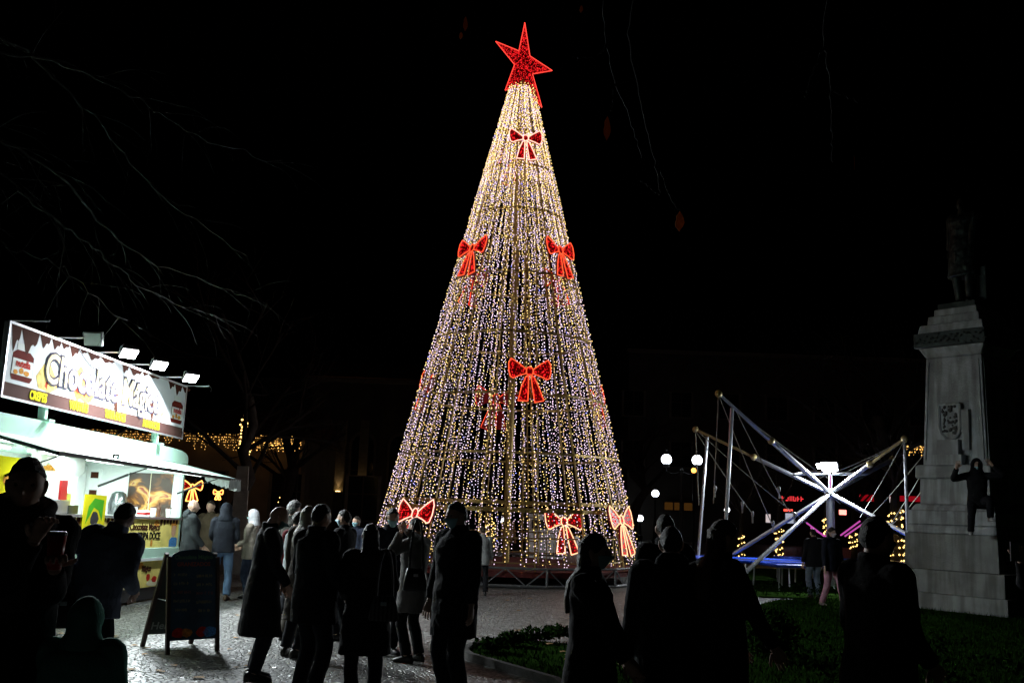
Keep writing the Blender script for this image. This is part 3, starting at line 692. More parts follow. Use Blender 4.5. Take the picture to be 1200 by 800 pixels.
# trampolines: blue pads on legs
PAD = mat('blue_pad', (.02, .07, .55), .35); NET = mat('jump_mat', (.02, .02, .025), .8)
pad_word = ['nearest the walking girl', 'at the left end under the booms', 'behind the monument base', 'at the back under the mast']
for i, (px, Y, L_, W_, rz) in enumerate(((948, 25.2, 2.4, 1.7, .15), (893, 26.6, 3.4, 2.0, -.1), (1062, 25.4, 2.6, 1.8, .1), (985, 28.4, 3.2, 2.0, 0))):
    zt = .56; c = atY(px, 640, Y); c[2] = 0
    t = thing('trampoline', 'blue padded trampoline bed on steel legs, ' + pad_word[i], 'trampoline', (c[0], c[1], .03), rz, 'trampolines of the bungee ride')
    for (x, y, lx, ly) in ((0, -W_/2+.15, L_, .3), (0, W_/2-.15, L_, .3), (-L_/2+.15, 0, .3, W_-.602), (L_/2-.15, 0, .3, W_-.602)):
        mb = MB(); mb.box((x, y, zt), (lx, ly, .07)); o = mb.build('pad', PAD, t); b = o.modifiers.new('bevel', 'BEVEL'); b.width = .025; b.segments = 2
    mb = MB(); mb.box((0, 0, zt-.01), (L_-.602, W_-.602, .012)); mb.build('jump_bed', NET, t)
    for sx in (-1, -.33, .33, 1):
        for sy in (-1, 1):
            mb = MB(); mb.tube([(sx*(L_/2-.1), sy*(W_/2-.08), 0), (sx*(L_/2-.12), sy*(W_/2-.1), zt-.05)], .022, 6); mb.build('leg', TUB, t)
# floodlights on the mast
rdloc = np.array([HUB[0], HUB[1], 0])
flood(rd, atY(972, 547, 26.3) - rdloc, (-.3, -.6, -.74), 340, True, sz=.42, col=(.9, .97, 1.0))
flood(rd, atY(960, 546, 26.4) - rdloc, (-.85, -.3, -.5), 90, True, sz=.18)

# ================================================================== monument
PC = atY(1137, 500, 20.9); PC = np.array([PC[0], PC[1], 0])
mo_rz = rad(218-270)                     # local -y faces the coat-of-arms side
mon = thing('monument', 'pale stone pedestal with coat of arms carrying a dark bronze statue', 'monument', PC, mo_rz)
def stone_mat(name, col):
    m = mat(name, col, .85, noise=.22, nscale=3.0, bump=.35, bscale=35); nt = m.node_tree; b = nt.nodes['Principled BSDF']
    src = b.inputs['Base Color'].links[0].from_socket; tc = nt.nodes.new('ShaderNodeTexCoord'); mp = nt.nodes.new('ShaderNodeMapping'); mp.inputs['Scale'].default_value = (7, 7, .7)
    n = nt.nodes.new('ShaderNodeTexNoise'); n.inputs['Scale'].default_value = 1.0; n.inputs['Detail'].default_value = 7; r = nt.nodes.new('ShaderNodeValToRGB')
    r.color_ramp.elements[0].position = .42; r.color_ramp.elements[0].color = (.55, .53, .5, 1); r.color_ramp.elements[1].position = .60; r.color_ramp.elements[1].color = (1, 1, 1, 1)
    x = nt.nodes.new('ShaderNodeMix'); x.data_type = 'RGBA'; x.blend_type = 'MULTIPLY'; x.inputs[0].default_value = .85; L = nt.links
    L.new(tc.outputs['Object'], mp.inputs[0]); L.new(mp.outputs[0], n.inputs['Vector']); L.new(n.outputs[0], r.inputs[0]); L.new(src, x.inputs[6]); L.new(r.outputs[0], x.inputs[7]); L.new(x.outputs[2], b.inputs['Base Color'])
    return m
STN = stone_mat('granite', (.48, .52, .54)); STD = stone_mat('weathered_granite', (.31, .33, .32))
def zpx(py, Y=20.2): return float(atY(1147, py, Y)[2])
def slab(name, a0, a1, z0, z1, m, parent=mon, bev=.015):
    mb = MB(); V = []
    for a, z in ((a0, z0), (a1, z1)): V += [(-a, -a, z), (a, -a, z), (a, a, z), (-a, a, z)]
    mb.add(V, [(3, 2, 1, 0), (4, 5, 6, 7), (0, 1, 5, 4), (1, 2, 6, 5), (2, 3, 7, 6), (3, 0, 4, 7)])
    o = mb.build(name, m, parent); b = o.modifiers.new('bevel', 'BEVEL'); b.width = bev; b.segments = 2; return o
Z = dict(s1=.36, s2=.80, pl=1.50, m1=1.68, m2=1.95, m3=2.08, bl=2.58, m4=2.86, sh=5.05, co=5.26, fr=5.56, t1=5.74, t2=5.93, t3=6.08)
slab('step', 1.24, 1.24, 0, Z['s1'], STD); slab('step', 1.16, 1.16, Z['s1'], Z['s2'], STD)
slab('plinth', .97, .95, Z['s2'], Z['pl'], STD); slab('plinth_moulding', .95, .91, Z['pl'], Z['m1'], STN, bev=.05)
slab('base_course', .91, .90, Z['m1'], Z['m2'], STN); slab('base_moulding', .88, .80, Z['m2'], Z['m3'], STN, bev=.04)
slab('dado', .73, .72, Z['m3'], Z['bl'], STN); slab('moulding', .80, .79, Z['bl'], Z['m4'], STN, bev=.05)
shaft = slab('shaft', .67, .585, Z['m4'], Z['sh'], STN)
slab('cornice', .59, .70, Z['sh'], Z['co'], STN, bev=.03)
BRZ = mat('bronze', (.035, .045, .042), .5, .6, noise=.4, nscale=9)
fz = slab('laurel_frieze', .76, .76, Z['co'], Z['fr'], BRZ)
mb = MB()
for side in range(4):
    R = np.array(Matrix.Rotation(side*PI/2, 3, 'Z'))
    for k in range(34):
        x = -.72 + 1.44*k/33; z = Z['co'] + .08 + .14*(k % 3)/2 + random.uniform(-.02, .02); a = random.uniform(-.9, .9)
        p = np.array([[0, -.765, 0], [.055*math.cos(a), -.785, .055*math.sin(a)], [.1*math.cos(a), -.768, .1*math.sin(a)], [.05*math.cos(a)-.025*math.sin(a), -.775, .05*math.sin(a)+.028*math.cos(a)], [.05*math.cos(a)+.025*math.sin(a), -.775, .05*math.sin(a)-.028*math.cos(a)]]) + [x, 0, z]
        mb.add(p @ R.T, [(0, 4, 1), (1, 4, 2), (0, 1, 3), (1, 2, 3)])
kind(mb.build('laurel_leaves', BRZ, fz), 'stuff')
slab('top_step', .70, .66, Z['fr'], Z['t1'], STN); slab('top_step', .56, .54, Z['t1'], Z['t2'], STN); slab('top_step', .46, .45, Z['t2'], Z['t3'], STN)
# raised border strips on the shaft faces and joint bands on the plinth
for s_ in (-1, 1):
    for f in (0, 1):
        mb = MB(); a0, a1 = .67, .585; e0, e1 = (a0-.06)*s_, (a1-.06)*s_
        P0, P1 = ((e0, -a0-.004, Z['m4']+.1), (e1, -a1-.004, Z['sh']-.08)) if f == 0 else ((a0+.004, e0, Z['m4']+.1), (a1+.004, e1, Z['sh']-.08))
        mb.bar(P0, P1, .035 if f == 0 else .02, .02 if f == 0 else .035); mb.build('border_strip', STN, shaft)
# coat of arms: shield relief on the front with a bracket below
mb = MB()
sh_y = -.69; sx = -.06
out = [(-.22, .45), (.22, .45), (.22, .0), (.17, -.16), (.08, -.24), (0, -.26), (-.08, -.24), (-.17, -.16), (-.22, .0)]
Pz = [np.array([sx + x, sh_y, 3.62 + z]) for x, z in out]
mb.prism([(sx+x, 3.62+z) for x, z in out][::-1], (0, sh_y, 0), np.array([1., 0, 0]), EY, .12)
for i in range(len(Pz)): mb.tube([Pz[i], Pz[(i+1) % len(Pz)]], .035, 6)
cr = mb.build('coat_of_arms', STN, shaft)
mb = MB()
for k in range(60):
    x, z = random.uniform(-.15, .15), random.uniform(-.15, .42); mb.ball((sx+x, sh_y-.005, 3.62+z), random.uniform(.02, .04), 6)
mb.build('heraldic_relief', mat('dark_granite', (.10, .10, .095), .9), cr)  # relief bosses coloured darker than the shield
mb = MB(); mb.box((sx, -.70, 3.18), (.44, .22, .34)); mb.box((sx, -.72, 2.95), (.60, .26, .2)); mb.box((.27, -.66, 3.55), (.14, .12, .8)); mb.build('bracket', STN, shaft)
INS = mat('inscription', (.10, .10, .10), .9)
for i, (z, s, w) in enumerate(((4.45, .13, .5), (4.12, .14, .85), (3.83, .14, .95), (3.42, .075, .7), (3.28, .075, .8))):
    y = .67 - .085*(z-Z['m4'])/(Z['sh']-Z['m4']); kind(scribble((y+.001, 0, z), (0, 1, 0), (-.0388, 0, 1), w, s, INS, shaft, 20+i, .003, 'inscription'), 'stuff')
# ================================================================== people
PEND = []           # meshes to be remeshed in one pass
TEX = bpy.data.textures.new('cloth_folds', 'CLOUDS'); TEX.noise_scale = .13; TEX.noise_depth = 2
TEXH = bpy.data.textures.new('hair_locks', 'CLOUDS'); TEXH.noise_scale = .035; TEXH.noise_depth = 3
def rx(a): c, s = math.cos(a), math.sin(a); return np.array([[1, 0, 0], [0, c, s], [0, -s, c]])      # + leans forward (+y)
def ry(a): c, s = math.cos(a), math.sin(a); return np.array([[c, 0, s], [0, 1, 0], [-s, 0, c]])      # + leans to the right (+x)
def rzm(a): c, s = math.cos(a), math.sin(a); return np.array([[c, -s, 0], [s, c, 0], [0, 0, 1]])
def ik(a, c, l1, l2, pole):
    a, c, pole = [np.asarray(q, float) for q in (a, c, pole)]
    d = c-a; L = np.linalg.norm(d); Lc = min(L, (l1+l2)*.999); d /= L; c = a + d*Lc
    x = (l1*l1 - l2*l2 + Lc*Lc)/(2*Lc); h = math.sqrt(max(0, l1*l1 - x*x))
    p = pole - d*(pole @ d); p /= np.linalg.norm(p) + 1e-9
    return a + d*x + p*h, c
def smooth_path(pts, rr, n=5):
    P = np.asarray(pts, float); out = []; ro = []
    for i in range(len(P)-1):
        p0, p1, p2, p3 = P[max(i-1, 0)], P[i], P[i+1], P[min(i+2, len(P)-1)]
        for k in range(n):
            t = k/n; out.append(.5*((2*p1) + (-p0+p2)*t + (2*p0-5*p1+4*p2-p3)*t*t + (-p0+3*p1-3*p2+p3)*t**3)); ro.append(rr[i] + (rr[i+1]-rr[i])*(t*t*(3-2*t)))
    out.append(P[-1]); ro.append(rr[-1]); return np.array(out), np.array(ro)
def sst(a, b, x): t = np.clip((x-a)/(b-a), 0, 1); return t*t*(3-2*t)
_u, _v = np.meshgrid(np.arange(40)*2*PI/40, np.linspace(.02, PI-.02, 30))
HD = np.stack([np.sin(_v)*np.sin(_u), np.sin(_v)*np.cos(_u), np.cos(_v)], -1).reshape(-1, 3)
HF = [(i*40+j, (i+1)*40+j, (i+1)*40+(j+1) % 40, i*40+(j+1) % 40) for i in range(29) for j in range(40)] + [tuple(range(40)), tuple(29*40+j for j in range(39, -1, -1))]
def head_surface(off=0.0):
    """face looks along +y, origin at the middle of the head; off: offset along the surface"""
    x, y, z = HD.T
    X = .074*x; Y = .096*y; Zz = .118*z
    lo = sst(0, -.9, z)
    X = X*(1 - .30*lo); Y = np.where(y > 0, Y*(1 - .10*lo), Y*(1 - .42*lo)) + .012*lo
    fr = np.maximum(y, 0)**2
    g = lambda cx, cz, sx_, sz: np.exp(-((x-cx)/sx_)**2 - ((z-cz)/sz)**2)*fr
    Y = Y + .036*g(0, -.23, .15, .13) + .018*g(0, -.04, .11, .2) - .012*(g(.38, .06, .2, .13) + g(-.38, .06, .2, .13)) + .006*g(0, .26, .6, .10)
    Y = Y + .008*g(0, -.56, .24, .09) + .010*g(0, -.86, .3, .14) - .005*g(0, -.70, .3, .07) + .004*(g(.5, -.2, .2, .2) + g(-.5, -.2, .2, .2))
    P = np.stack([X, Y, Zz], 1)
    n = HD/np.array([.074, .096, .118]); n /= np.linalg.norm(n, axis=1)[:, None]
    return P + n*np.asarray(off).reshape(-1, 1)
def hair_off(style, vol=.018):
    x, y, z = HD.T
    line = np.where(y > 0, .20 + .42*np.abs(y)**1.2, .20 - .90*np.abs(y)**.8) if style != 'long' else np.where(y > 0, -.15 + .70*np.abs(y)**1.5, -.15 - .5*np.abs(y))
    w = sst(line-.12, line+.16, z)
    if style == 'receding': w *= 1 - .8*np.exp(-((y-.55)/.35)**2)*sst(.2, .7, z)
    if style == 'bald': w = sst(-.6, -.4, z)*(1-sst(.05, .3, z))*sst(.35, .0, y)*.35
    return -.02 + w*(.02+vol)
def hand_mesh(mb, wrist, d, n, s, side, curl=.35, spread=.10):
    """palm + four fingers + thumb; d along the forearm, n = palm normal"""
    d = np.asarray(d, float); d /= np.linalg.norm(d); n = np.asarray(n, float); n = n - d*(n @ d); n /= np.linalg.norm(n); w = np.cross(d, n)*side
    R = np.stack([w, n, d], 1)
    mb.loft([(wrist - d*.03*s, .026*s, .020*s, R), (wrist + d*.01*s, .029*s, .019*s, R), (wrist + d*.05*s, .041*s, .016*s, R), (wrist + d*.09*s, .043*s, .013*s, R), (wrist + d*.10*s, .036*s, .009*s, R)], 12)
    for k, (o, L) in enumerate(((-.031, .070), (-.011, .082), (.010, .077), (.030, .058))):
        p = wrist + d*.088*s + w*o*s; a = spread*(o/.03); q = d*math.cos(a) + w*math.sin(a); pts = [p]; ang = curl*.5
        for f in (.45, .32, .23):
            v = q*math.cos(ang) + n*math.sin(ang); p = p + v*L*f*s; pts.append(p); ang += curl
        mb.tube(pts, np.array([.0095, .009, .0082, .006])*s, 8)
    p = wrist + d*.025*s - w*.030*s; v = d*.72 - w*.62 + n*.25; v /= np.linalg.norm(v)
    mb.tube([p, p + v*.035*s, p + v*.062*s + d*.004*s, p + v*.075*s + d*.016*s], np.array([.013, .0115, .010, .007])*s, 8)
SKIN = mat('skin', (.56, .36, .27), .55, noise=.12, nscale=25)
def cloth(name, col, bump=.35): return mat('cloth_' + name, col, .88, noise=.2, nscale=9, bump=bump, bscale=120, spec=.15)
def remesh(mb, name, mats, parent, vox, smooth=3, disp=0.0, tex=None, extra=None):
    me = mb.mesh(name); o = bpy.data.objects.new(name, me); COL.objects.link(o)
    r = o.modifiers.new('r', 'REMESH'); r.mode = 'VOXEL'; r.voxel_size = vox; r.use_smooth_shade = True
    if smooth: s = o.modifiers.new('s', 'SMOOTH'); s.iterations = smooth; s.factor = .5
    if disp:
        d = o.modifiers.new('d', 'DISPLACE'); d.texture = tex or TEX; d.strength = disp; d.mid_level = .5; d.texture_coords = 'LOCAL'
    PEND.append((o, name, mats if isinstance(mats, list) else [mats], parent, extra))
def finish_people():
    bpy.context.view_layer.update(); dg = bpy.context.evaluated_depsgraph_get()
    done = []
    for o, name, mats, parent, extra in PEND:
        me = bpy.data.meshes.new_from_object(o.evaluated_get(dg)); done.append(me)
    for (o, name, mats, parent, extra), me in zip(PEND, done):
        bpy.data.objects.remove(o)
        if extra is not None:
            bm = bmesh.new(); bm.from_mesh(me); t = extra.mesh('t'); bm.from_mesh(t); bm.to_mesh(me); bm.free(); bpy.data.meshes.remove(t)
        me.materials.clear()
        for m in mats: me.materials.append(m)
        me.polygons.foreach_set('use_smooth', [True]*len(me.polygons)); me.name = name
        q = bpy.data.objects.new(name, me); COL.objects.link(q); q.parent = parent
    PEND.clear()
def person(label, loc, face, H, jacket=('black', (.012, .012, .014)), trousers=('dark', (.015, .016, .02)), shoes=('black', (.012, .011, .01)), hair=('short', (.02, .014, .01)), mask=None, hood=None,
           lean=0, side=0, nod=0, turn=0, hem=.80, flare=0.0, bulk=1.0, handL=None, handR=None, footL=None, footR=None, vox=.009, scarf=None, z0=0.0, group='people in the square', as_statue=None, handsW=None, drop=0.0, palm=None, curl=.35, puff=0, hood_down=None, collar=True, eyes=False, poleL=None, poleR=None, headup=0.0, vest=None):
    s = H/1.75; lean, side, nod, turn = rad(lean), rad(side), rad(nod), rad(turn)
    if as_statue is None:
        t = thing('person', label, 'person', (loc[0], loc[1], z0), rad(face), group)
    else:
        t = as_statue
    M = Matrix.Translation((float(loc[0]), float(loc[1]), z0)) @ Matrix.Rotation(rad(face), 4, 'Z'); Mi = np.array(M.inverted())
    loc3 = lambda w: Mi[:3, :3] @ np.asarray(w, float) + Mi[:3, 3]
    if handsW:
        if handsW[0] is not None: handL = loc3(handsW[0])/s
        if handsW[1] is not None: handR = loc3(handsW[1])/s
    RT = rx(lean) @ ry(side); pv = np.array([0, -.06*math.sin(lean)*4*.3, .95-drop])
    def T(x, y, z):
        k = np.clip((z-.95)/.5, 0, 1)
        return (pv + (rx(lean*(.75+.25*k)) @ ry(side*(.7+.3*k)) @ np.array([x, y, z-.95])))*s
    RH = rzm(turn) @ rx(lean*.55 + nod) @ ry(side*.3)
    neck = T(0, -.012, 1.50); hc = neck + (RH @ np.array([0, .028, .125+headup]))*s
    hl = lambda P: (np.asarray(P) @ RH.T)*s + hc
    sh = {k: T(.178*q*bulk**.5, -.01, 1.425) for k, q in (('L', -1), ('R', 1))}
    hands = {'L': np.array(handL if handL is not None else (-.27*bulk**.5, .07, .79-drop))*s, 'R': np.array(handR if handR is not None else (.27*bulk**.5, .07, .79-drop))*s}
    arm = {}
    for k, q in (('L', -1), ('R', 1)):
        pole = (poleL if k == 'L' else poleR)
        e, w = ik(sh[k], hands[k], .285*s, .255*s, pole if pole is not None else (q*.35, -1, -.35)); arm[k] = (sh[k], e, w)
    feet = {'L': np.array(footL if footL is not None else (-.11, .0, .0))*s, 'R': np.array(footR if footR is not None else (.11, -.03, .0))*s}
    leg = {}
    for k, q in (('L', -1), ('R', 1)):
        hip = pv*s + np.array([q*.092, 0, -.03])*s; an = feet[k] + np.array([0, -.02, .085])*s
        kn, an = ik(hip, an, .43*s, .425*s, (q*.15, 1, .1)); leg[k] = (hip, kn, an)
    bk = bulk
    # ---- body
    b = MB()
    rr = [((0, 0, .88), .155, .105), ((0, 0, .98), .160, .112), ((0, .01, 1.10), .138, .098), ((0, .01, 1.26), .155, .108), ((0, 0, 1.38), .165, .10), ((0, -.01, 1.45), .12, .07), ((0, -.012, 1.49), .06, .056)]
    b.loft([(T(*c), x*s, y*s, RT) for c, x, y in rr], 20)
    pn, rn = smooth_path([T(0, -.015, 1.44), neck + (RH @ np.array([0, .0, .04]))*s, hc - (RH @ np.array([0, .01, .02]))*s], np.array([.062, .056, .055])*s); b.tube(pn, rn, 14)
    b.add(hl(head_surface()), HF)
    for q in (-1, 1): b.loft([(hl((q*.070, -.004, -.045)), .007*s, .006*s, RH), (hl((q*.079, -.006, -.02)), .008*s, .014*s, RH), (hl((q*.082, -.010, .008)), .009*s, .019*s, RH), (hl((q*.080, -.01, .026)), .006*s, .010*s, RH)], 8)
    for k, q in (('L', -1), ('R', 1)):
        a0, e, w = arm[k]; p, r = smooth_path([a0, a0*.5+e*.5, e, e*.55+w*.45, w], np.array([.058, .050, .041, .040, .027])*s); b.tube(p, r, 12)
        hp, kn, an = leg[k]; p, r = smooth_path([hp, hp*.5+kn*.5, kn, kn*.65+an*.35, an], np.array([.088, .080, .056, .056, .037])*s); b.tube(p, r, 14)
    hx = MB()
    for k, q in (('L', -1), ('R', 1)):
        a0, e, w = arm[k]; n = np.array([-q*.9, .3, 0.1]) if palm is None else np.asarray(palm)
        hand_mesh(hx, w, w-e, n, s, q, curl)
    skinm = SKIN if as_statue is None else BRZ
    if as_statue is not None:                          # statue: figure and coat in one metal
        for k, q in (('L', -1), ('R', 1)): b.loft(shoe_rings(feet[k], s, q), 12)
    remesh(b, 'body', skinm, t, vox, 2, extra=hx)
    # ---- jacket or coat
    jm = BRZ if as_statue is not None else cloth(*jacket)
    j = MB(); lowR = rx(lean*.3) @ ry(side*.3)
    def HZ(x, y, z):                                   # points under the waist hang
        return T(x, y, z) if z >= .95 else (pv + rx(lean*.35) @ ry(side*.35) @ np.array([x, y, 0]) + np.array([0, 0, z-.95]))*s
    rings = []
    zz = [z for z in np.linspace(hem, 1.36, 9 if not puff else 23)]
    for z in zz:
        wx = np.interp(z, [.3, .88, 1.10, 1.30, 1.38], [.205+flare, .195+flare*.3, .178, .195, .195])*bk; wy = np.interp(z, [.3, .88, 1.10, 1.30, 1.38], [.17+flare, .145+flare*.3, .130, .138, .13])*bk
        if puff: kx = 1 + .05*abs(math.sin((z-hem)*PI/puff)); wx *= kx; wy *= kx
        rings.append((HZ(0, .008, z), wx*s, wy*s, RT if z > .95 else lowR))
    rings += [(T(0, -.005, 1.42), .175*bk*s, .115*bk*s, RT), (T(0, -.012, 1.465), .125*bk*s, .088*s, RT), (T(0, -.012, 1.50), .083*s, .078*s, RT)]
    if collar: rings += [(T(0, -.012, 1.545), .076*s, .076*s, RT)]
    j.loft(rings, 24, power=2.3)
    for k in 'LR':
        if vest: continue
        a0, e, w = arm[k]; wr = w + (e-w)*.06; p, r = smooth_path([a0 + (T(0, 0, 1.40)-a0)*.25, a0, a0*.5+e*.5, e, e*.5+wr*.5, wr], np.array([.08, .078, .068, .060, .054, .046])*s*bk**.6); j.tube(p, r, 14)
    if hood_down: j.loft([(T(0, -.085, 1.40), .10*s, .045*s, RT), (T(0, -.105, 1.46), .13*s, .06*s, RT), (T(0, -.085, 1.53), .115*s, .06*s, RT), (T(0, -.06, 1.57), .07*s, .03*s, RT)], 14)
    remesh(j, 'coat' if hem < .7 else 'jacket', jm, t, max(vox, .009), 4, .028*s if not puff else .012)
    if vest:
        v = MB()
        for k in 'LR':
            a0, e, w = arm[k]; wr = w + (e-w)*.06; p, r = smooth_path([a0 + (T(0, 0, 1.40)-a0)*.25, a0, a0*.5+e*.5, e, wr], np.array([.07, .07, .062, .055, .044])*s); v.tube(p, r, 12)
        remesh(v, 'sleeves', cloth(*vest), t, max(vox, .01), 3, .02)
    # ---- trousers
    if hem > .12:
        g = MB(); g.loft([((pv + [0, 0, -.12])*s, .15*s, .11*s, None), ((pv + [0, 0, -.04])*s, .172*s, .125*s, None), ((pv + [0, 0, .06])*s, .168*s, .122*s, None), (T(0, 0, 1.06), .15*s, .11*s, RT)], 18)
        for k in 'LR':
            hp, kn, an = leg[k]; p, r = smooth_path([hp, hp*.5+kn*.5, kn, kn*.5+an*.5, an - (an-kn)*.03], np.array([.098, .088, .072, .068, .066])*s*bk**.4); g.tube(p, r, 14)
        remesh(g, 'trousers', BRZ if as_statue is not None else cloth(*trousers), t, max(vox, .01), 3, .022)
    if as_statue is None:
        shm = mat('shoe_' + shoes[0], shoes[1], .45); sol = mat('rubber_sole', (.03, .03, .03), .8)
        for k, q in (('L', -1), ('R', 1)):
            m = MB(); m.loft(shoe_rings(feet[k], s, q), 14); o = m.build('shoe', shm, t, smooth=True)
    # ---- hair / hood / mask / scarf
    if hair:
        hm = BRZ if as_statue is not None else mat('hair_%s' % '_'.join('%02d' % int(c*100) for c in hair[1]), hair[1], .55, bump=.8, bscale=160)
        h = MB(); st = hair[0]; vol = {'short': .0075, 'long': .009, 'curly': .030, 'bald': .004, 'receding': .012, 'fringe': .02, 'bun': .016}[st]
        h.add(hl(head_surface(hair_off('long' if st in ('long', 'bun') else st, vol))), HF)
        if st == 'long':
            h.loft([(hl((0, -.03, .06)), .080*s, .075*s, RH), (hl((0, -.045, -.02)), .083*s, .060*s, RH), (hl((0, -.06, -.10)), .086*s, .050*s, RH), (T(0, -.105, 1.44), .105*s, .048*s, RT), (T(0, -.135, 1.33), .11*s, .032*s, RT), (T(0, -.14, 1.24), .08*s, .014*s, RT)], 18)
        if st == 'bun': h.ball(hl((0, -.12, .04)), .05*s, 10)
        if eyes and st != 'long':
            for q in (-1, 1): h.loft([(hl((q*.012, .098, .026)), .004*s, .004*s, RH), (hl((q*.030, .096, .031)), .006*s, .005*s, RH), (hl((q*.048, .084, .026)), .004*s, .004*s, RH)], 6)
        remesh(h, 'hair', hm, t, .006 if vox < .01 else .01, 1, .024 if st == 'curly' else (.008 if st == 'long' else .013), TEXH)
    if eyes and as_statue is None:
        for q in (-1, 1):
            m = MB(); m.ball(hl((q*.031, .0735, .008)), .0115*s, 10); m.build('eye', mat('eye', (.07, .05, .04), .2), t, smooth=True)
    if hood:
        x, y, z = HD.T; open_ = sst(.52, .72, y - .1*np.abs(z) + .12*np.maximum(z, 0)*0 - .25*np.maximum(z-.45, 0)*0)
        off = .040 - .080*open_; h = MB(); h.add(hl(head_surface(off)), HF)
        h.loft([(hl((0, -.02, -.03)), .112*s, .122*s, RH), (hl((0, -.03, -.085)), .115*s, .118*s, RH), (T(0, -.02, 1.51), .135*s, .115*s, RT), (T(0, -.02, 1.44), .165*s, .125*s, RT)], 18)
        m0 = MB(); remesh(h, 'hood', cloth(*hood), t, .008, 3, .014)
    if mask:
        x, y, z = HD.T; w = sst(-.95, -.82, z)*(1-sst(-.12, .0, z))*sst(.15, .40, y)
        m = MB(); m.add(hl(head_surface(-.02 + w*.027 + .004*w*np.maximum(y, 0)**4)), HF)
        for q in (-1, 1): m.tube([hl((q*.055, .06, -.02)), hl((q*.072, .03, -.012)), hl((q*.083, -.015, .012))], .0022*s, 5)
        remesh(m, 'face_mask', mat('mask_' + mask[0], mask[1], .8, bump=.2, bscale=200), t, .006, 1) if vox < .012 else m.build('face_mask', mat('mask_' + mask[0], mask[1], .8, bump=.2, bscale=200), t, smooth=True)
    if scarf:
        m = MB()
        for z, r, ph in ((1.465, .112, 0), (1.50, .105, 2), (1.53, .098, 4)):
            p = [T((r+.012*math.sin(3*a+ph))*math.cos(a), -.005 + (r*.95)*math.sin(a), z - .035*math.sin(a)) for a in np.linspace(0, 2*PI, 26)]; m.tube(p, .034*s, 10)
        p = [T(.03, .12, 1.46), T(.05, .16, 1.36), T(.06, .165, 1.22), T(.06, .16, 1.10)]; m.tube(p, np.array([.04, .045, .05, .05])*s, 10)
        remesh(m, 'scarf', cloth(*scarf), t, .008, 3, .02)
    return t
def shoe_rings(f, s, q):
    R = np.array([[1, 0, 0], [0, 0, 1], [0, 1, 0]]); out = []; yaw = rzm(-q*.18)
    for y, w, h in ((-.10, .022, .03), (-.085, .034, .050), (-.03, .037, .055), (.03, .038, .045), (.09, .045, .034), (.14, .042, .027), (.168, .028, .020), (.178, .010, .012)):
        out.append((np.asarray(f) + (yaw @ np.array([0, y-.01, 0]))*s + np.array([0, 0, h*s + .002]), w*s, h*s, yaw @ R))
    return out
def pos(px, Y): p = atY(px, 600, Y); return (float(p[0]), float(p[1]))
def topH(px, py, Y, z0=0): return float(atY(px, py, Y)[2]) - z0
BLK = ('black', (.012, .012, .014)); NAVY = ('navy', (.02, .024, .04)); JEAN = ('jeans', (.13, .21, .34)); DJ = ('dark_jeans', (.025, .035, .06))
BLUM = ('blue', (.40, .70, .78)); DKHAIR = (.018, .013, .010)
FINE = .007
# --- near the trailer
person('tall man in dark jacket and scarf facing the camera, red cup in hand', pos(30, 5.0), 222, topH(35, 535, 5.0), BLK, hair=('short', (.02, .014, .01)), scarf=('scarf', (.05, .045, .045)), turn=-24, nod=4, vox=FINE, eyes=True, bulk=.95,
       handsW=(atY(64, 664, 4.78), atY(40, 632, 4.72)), curl=.6, palm=(0, .3, -1))
person('person in dark blue padded jacket bending towards the trailer, seen from behind', pos(118, 8.3), -12, 1.72, ('blue_grey', (.16, .19, .26)), lean=17, side=9, nod=14, hem=.80, bulk=1.22, hair=('short', (.015, .012, .01)), vox=.009,
       handsW=(atY(77, 684, 8.2), atY(157, 692, 8.4)), footL=(-.12, .05, 0), footR=(.1, -.05, 0))
person('child in dark green hooded padded jacket in the foreground, seen from behind', pos(112, 5.0), 4, topH(117, 694, 5.0)-.04, ('dark_green', (.12, .36, .29)), hair=None, hood=('dark_green', (.12, .36, .29)), bulk=1.30, puff=.085, hem=.62, vox=.008)
person('bald man in dark grey coat under the trailer awning, mask below his chin', pos(225, 17.4), -62, topH(228, 585, 17.4), ('charcoal', (.035, .04, .043)), trousers=JEAN, hair=('bald', (.12, .11, .1)), hem=.70, bulk=1.12, vox=.011, hood_down=True, handL=(-.2, .2, .95), handR=(.2, .2, .95), turn=-8)
person('person in black hoodie with the hood up and light blue jeans, back turned', pos(265, 17.9), 12, topH(268, 590, 17.9), ('slate', (.032, .036, .048)), trousers=JEAN, shoes=('brown', (.08, .05, .03)), hair=None, hood=('slate', (.032, .036, .048)), hem=.86, bulk=1.08, vox=.010, nod=10, footL=(-.14, 0, 0), footR=(.12, -.08, 0), handL=(-.16, .25, 1.05), handR=(.18, .24, 1.04))
person('person in brown patterned jacket and white trainers mostly hidden between two waiting customers', pos(247, 19.0), 165, 1.66, ('camouflage', (.06, .045, .028)), trousers=DJ, shoes=('white', (.6, .6, .6)), vox=.012, hem=.78, footL=(-.16, 0, 0), footR=(.18, .05, 0))
person('person in pale hooded jacket and mask facing left beside the hooded customer', pos(298, 18.4), 78, topH(296, 598, 18.4), ('beige', (.24, .215, .175)), trousers=DJ, hair=('long', (.05, .03, .02)), hood=('pale_grey', (.45, .46, .48)), mask=BLUM, hem=.78, bulk=1.1, vox=.010, handL=(-.08, .26, 1.05), handR=(.12, .28, 1.02))
